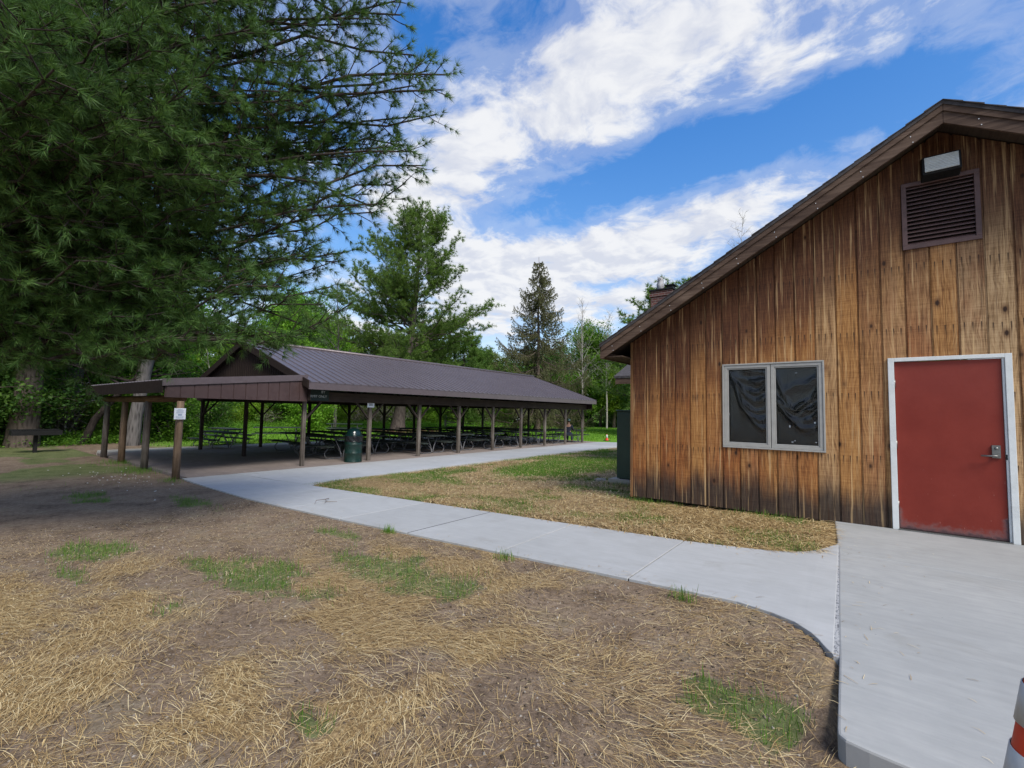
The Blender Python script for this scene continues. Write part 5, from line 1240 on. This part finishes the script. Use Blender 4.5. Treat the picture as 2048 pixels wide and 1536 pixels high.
r = plant(SHR, 0, -33.6, 18.6, .95, 1.2, 'shrub', None); r['label'] = 'bright yellow green round bush seen just left of the litter drum post'
# thin bare saplings standing in front of the wood
sap = MB(); rng = np.random.default_rng(77)
tp = wood_path(rng, (0, 0, -.1), (.04, .02, 1), 6.5, 7, .05); sap.tube(tp, [.06, .055, .05, .045, .04, .03, .02, .01], 6, False)
for k in range(9):
    lp = wood_path(rng, tp[rng.integers(3, 8)], (rng.normal(), rng.normal(), .8), 1.3, 4, .15); sap.tube(lp, [.02, .015, .011, .008, .004], 4, False)
sproto = None
for x, y in along(3.2, 1.0, -.2, 2.2):
    if y < 9 or x > 0: continue
    if sproto is None: sproto = tag(empty('sapling'), 'thin bare pale sapling stem in front of the woods', 'sapling', 'bare saplings in the woodland edge'); sap.build('trunk', M['bark_pale'], sproto, True); r = sproto
    else: r = copy_tree(sproto)
    r.location = (x, y, gz(x, y)); r.rotation_euler = (random.uniform(-.12, .12), random.uniform(-.12, .12), random.uniform(0, 6)); r.scale = (1, 1, random.uniform(.6, 1.2))
# deep wood behind: one mass of leaves
cs = []
for x, y in along(.9, 1.5, 13, 20)+along(.9, 1.5, 17, 26): cs.append((x, y))
cs = np.array(cs); per = 700; rng = np.random.default_rng(88)
P = np.repeat(cs, per, 0); P = np.concatenate([P+rng.normal(0, 1.2, P.shape), rng.uniform(0, 1, (len(P), 1))**.9*8.0], 1); P[:, 2] += terrain(P[:, 0], P[:, 1])
P[:, 2] *= (.55+.75*fbm(P[:, 0]*.16, P[:, 1]*.16, 91))
V, Fq = leaf_quads(P, unit(rng.normal(size=P.shape)+[0, 0, .8]), .22*rng.uniform(.6, 1.3, len(P)), rng)
tag(link_mesh('deep_woods', np_mesh('deep_woods', V, Fq), M['leaf_dark']), 'dark mass of leaves of the deep woods behind the edge trees', 'woods', kind='stuff')
# weeds and leaf litter at the foot of the woods
pts = np.array([(x+random.gauss(0, .5), y+random.gauss(0, .5)) for _ in range(9) for x, y in along(.5, .6, -1.4, 1.2)])
P = np.repeat(pts, 60, 0); P = P+rng.normal(0, .3, P.shape); P = np.concatenate([P, (terrain(P[:, 0], P[:, 1])+np.abs(rng.normal(0, .22, len(P))))[:, None]], 1)
V, Fq = leaf_quads(P, unit(rng.normal(size=P.shape)+[0, 0, 1.2]), .055*rng.uniform(.6, 1.4, len(P)), rng)
tag(link_mesh('undergrowth', np_mesh('undergrowth', V, Fq), M['leaf_mid']), 'low weedy undergrowth along the foot of the woods', 'undergrowth', kind='stuff')

# ------------------------------------------------------------------ sky, sun, camera
SUN_AZ, SUN_EL = math.radians(114), math.radians(46)        # azimuth from +Y toward +X
wdl = bpy.data.worlds.new('World'); S.world = wdl; wdl.use_nodes = True
t = NT.__new__(NT); t.m = None; t.t = wdl.node_tree; t.t.nodes.clear(); out = t.n('ShaderNodeOutputWorld')
sky = t.n('ShaderNodeTexSky'); sky.sky_type = 'NISHITA'; sky.sun_disc = False; sky.sun_elevation = SUN_EL; sky.sun_rotation = SUN_AZ; sky.air_density = 1.0; sky.dust_density = .6; sky.ozone_density = 2.2
dirv = t.n('ShaderNodeTexCoord').outputs['Generated']
sx = t.n('ShaderNodeSeparateXYZ'); t.set(sx.inputs[0], dirv); zc = t.math('MAXIMUM', sx.outputs[2], .03)
cm = t.n('ShaderNodeCombineXYZ'); t.set(cm.inputs[0], t.math('DIVIDE', sx.outputs[0], t.math('ADD', zc, .12))); t.set(cm.inputs[1], t.math('DIVIDE', sx.outputs[1], t.math('ADD', zc, .12)))
cp = cm.outputs[0]
wv = t.n('ShaderNodeTexNoise', i_Scale=2.2, i_Detail=4.0); t.set(wv.inputs['Vector'], cp)
cw = t.vmath('ADD', cp, t.vmath('MULTIPLY', t.vmath('SUBTRACT', wv.outputs['Color'], (.5, .5, .5)), (.35, .35, .35)))
n1 = t.noise(cw, 3.0, 12, .58, .0); n1b = t.noise(t.vmath('ADD', cw, (.07, -.035, 0)), 3.0, 6, .58, .0)
n2 = t.noise(t.vmath('ADD', cp, (7.3, 2.1, 0)), .55, 4, .5, .2); n3 = t.noise(cw, 11, 10, .68, .0)
BL = [((-0.4032, 0.6983, 0.5914), (0.9142, 0.2788, 0.2941), (0.0405, 0.6593, -0.7508), 0.388, 0.099, 0.968), ((-0.63, 0.6131, 0.4767), (0.7637, 0.3779, 0.5234), (0.1407, 0.6938, -0.7063), 0.252, 0.097, 0.88), ((-0.6056, 0.7082, 0.363), (-0.0757, 0.4028, -0.9121), (-0.7922, -0.5799, -0.1903), 0.144, 0.062, 0.66), ((-0.182, 0.768, 0.614), (0.9707, 0.2399, -0.0124), (-0.1568, 0.5938, -0.7892), 0.229, 0.09, 0.792), ((-0.1196, 0.8289, 0.5465), (0.1501, 0.5592, -0.8153), (-0.9814, -0.0155, -0.1913), 0.091, 0.066, 0.616), ((0.1042, 0.8421, 0.5292), (0.9944, -0.0966, -0.0422), (0.0156, 0.5307, -0.8474), 0.179, 0.048, 0.88), ((-0.175, 0.9089, 0.3785), (0.9815, 0.1306, 0.1401), (0.0779, 0.396, -0.9149), 0.386, 0.069, 1.144), ((-0.4873, 0.8097, 0.327), (0.8732, 0.4552, 0.174), (-0.0079, 0.3703, -0.9289), 0.342, 0.067, 0.968), ((-0.6229, 0.7315, 0.2774), (0.782, 0.5927, 0.193), (-0.0233, 0.3372, -0.9412), 0.295, 0.074, 0.88), ((-0.6829, 0.642, 0.3486), (0.1624, 0.5986, -0.7844), (-0.7122, -0.479, -0.5131), 0.133, 0.071, 0.704), ((-0.3995, 0.8857, 0.2364), (0.9167, 0.3864, 0.1015), (-0.0014, 0.2573, -0.9663), 0.228, 0.041, 0.792), ((-0.6154, 0.7576, 0.2175), (0.7866, 0.6081, 0.1073), (-0.0509, 0.2371, -0.9701), 0.374, 0.048, 0.616), ((-0.1641, 0.8598, 0.4836), (0.9864, 0.1468, 0.0737), (-0.0076, 0.4891, -0.8722), 0.298, 0.057, -1.65), ((-0.0211, 0.8688, 0.4946), (0.9985, -0.0069, 0.0547), (0.051, 0.495, -0.8674), 0.182, 0.051, -1.43), ((-0.3574, 0.8131, 0.4594), (0.933, 0.2892, 0.214), (0.0411, 0.5051, -0.8621), 0.144, 0.048, -0.99), ((-0.5661, 0.706, 0.4254), (0.3429, 0.671, -0.6574), (-0.7496, -0.2263, -0.622), 0.06, 0.05, -0.55), ((-0.4477, 0.8004, 0.3986), (0.8658, 0.2765, 0.4172), (0.2237, 0.5319, -0.8167), 0.091, 0.035, -0.88), ((-0.387, 0.6344, 0.6692), (0.8326, 0.5522, -0.042), (-0.3962, 0.5409, -0.7419), 0.101, 0.021, -0.44), ((-0.5977, 0.4798, 0.6423), (0.0201, 0.8099, -0.5863), (-0.8014, -0.3375, -0.4937), 0.076, 0.051, -1.21), ((-0.7815, 0.5216, 0.3423), (-0.048, 0.4967, -0.8666), (-0.622, -0.6937, -0.3631), 0.088, 0.059, -1.1), ((-0.451, 0.8513, 0.268), (0.8896, 0.4532, 0.0574), (-0.0726, 0.2643, -0.9617), 0.125, 0.019, -0.99), ((-0.5555, 0.5082, 0.6582), (0.7328, 0.6733, 0.0985), (-0.3931, 0.537, -0.7464), 0.067, 0.034, -0.88), ((0.0515, 0.9053, 0.4216), (0.9905, -0.1002, 0.094), (0.1273, 0.4127, -0.9019), 0.116, 0.039, -0.66), ((0.0, 0.0, 1.0), (-0.9578, 0.2873, 0.0), (-0.2873, -0.9578, 0.0), 0.54, 0.54, 0.9), ((0.1009, -0.8575, 0.5044), (-0.8376, 0.2004, 0.5083), (-0.537, -0.4738, -0.698), 0.54, 0.3, 1.0), ((0.89, -0.0989, 0.445), (-0.4429, 0.0433, 0.8955), (-0.1078, -0.9942, -0.0052), 0.42, 0.3, 0.8)]  # last entries: unseen clouds overhead, behind and right, added for neutral fill light
bias = None
for (c, a, b, sa, sb, wgt) in BL:
    da = t.n('ShaderNodeVectorMath', operation='DOT_PRODUCT'); t.set(da.inputs[0], dirv); da.inputs[1].default_value = a
    db = t.n('ShaderNodeVectorMath', operation='DOT_PRODUCT'); t.set(db.inputs[0], dirv); db.inputs[1].default_value = b
    dc = t.n('ShaderNodeVectorMath', operation='DOT_PRODUCT'); t.set(dc.inputs[0], dirv); dc.inputs[1].default_value = c
    k = t.math('MAXIMUM', dc.outputs['Value'], .05)
    qa = t.math('DIVIDE', t.math('DIVIDE', da.outputs['Value'], k), sa); qb = t.math('DIVIDE', t.math('DIVIDE', db.outputs['Value'], k), sb)
    g = t.math('MULTIPLY', t.math('EXPONENT', t.math('MULTIPLY', t.math('ADD', t.math('MULTIPLY', qa, qa), t.math('MULTIPLY', qb, qb)), -1.0)), wgt)
    g = t.math('MULTIPLY', g, t.mr(dc.outputs['Value'], .05, .3))
    bias = g if bias is None else t.math('ADD', bias, g)
d0 = t.math('ADD', t.math('ADD', t.math('MULTIPLY', n1, .72), t.math('MULTIPLY', n3, .28)), t.math('ADD', t.math('MULTIPLY', t.math('SUBTRACT', n2, .5), .22), t.math('MULTIPLY', bias, .125)))
dens = t.mr(d0, .482, .70, 0, .95)
wisp = t.mr(d0, .39, .54, 0, .28)
thick = t.mr(d0, .53, .68)
edge = t.mr(t.math('SUBTRACT', n1, n1b), -.09, .09)
ccol = t.mix(edge, (.72, .76, .92), (.93, .95, 1.0))
ccol = t.mix(thick, ccol, t.mix(edge, (.76, .79, .88), (.98, .985, 1.0)))
sat = t.vmath('DIVIDE', sky.outputs[0], t.vmath('ADD', t.vmath('MULTIPLY', sky.outputs[0], (.13, .13, .13)), (1, 1, 1)))
hs = t.n('ShaderNodeHueSaturation'); t.set(hs.inputs['Color'], sat); hs.inputs['Saturation'].default_value = 1.5; hs.inputs['Value'].default_value = 1.14; hs.inputs['Hue'].default_value = .513
bgS = t.n('ShaderNodeBackground'); t.set(bgS.inputs[0], hs.outputs[0]); bgS.inputs[1].default_value = .15
bgC = t.n('ShaderNodeBackground'); t.set(bgC.inputs[0], ccol); bgC.inputs[1].default_value = .50
mx = t.n('ShaderNodeMixShader'); t.set(mx.inputs[0], t.math('MAXIMUM', dens, wisp)); t.t.links.new(bgS.outputs[0], mx.inputs[1]); t.t.links.new(bgC.outputs[0], mx.inputs[2]); t.t.links.new(mx.outputs[0], out.inputs[0])
wdl.cycles.sampling_method = 'MANUAL'; wdl.cycles.sample_map_resolution = 512
sl_ = bpy.data.lights.new('sun', 'SUN'); sl_.energy = 2.2; sl_.angle = math.radians(24); sl_.color = (1, .95, .87)
so = bpy.data.objects.new('sun', sl_); COL.objects.link(so)
sd_ = Vector((math.sin(SUN_AZ)*math.cos(SUN_EL), math.cos(SUN_AZ)*math.cos(SUN_EL), math.sin(SUN_EL))); so.rotation_euler = sd_.to_track_quat('Z', 'Y').to_euler(); so.location = sd_*60

cam = bpy.data.cameras.new('camera'); co = bpy.data.objects.new('camera', cam); COL.objects.link(co); S.camera = co
cam.sensor_width = 36; cam.lens = 16.2547; cam.clip_start = .05; cam.clip_end = 3000
R_, U_, F_ = [Vector(v) for v in [(0.794792, 0.606619, 0.017851), (0.022883, -0.059349, 0.997975), (-0.60645, 0.792775, 0.061051)]]
mw = Matrix(((R_.x, U_.x, -F_.x, 0), (R_.y, U_.y, -F_.y, 0), (R_.z, U_.z, -F_.z, 1.37), (0, 0, 0, 1))); co.matrix_world = mw
S.view_settings.view_transform = 'Standard'; S.view_settings.look = 'None'; S.view_settings.gamma = 1; S.view_settings.exposure = .92
S.cycles.max_bounces = 6; S.cycles.transparent_max_bounces = 6; S.cycles.use_denoising = True
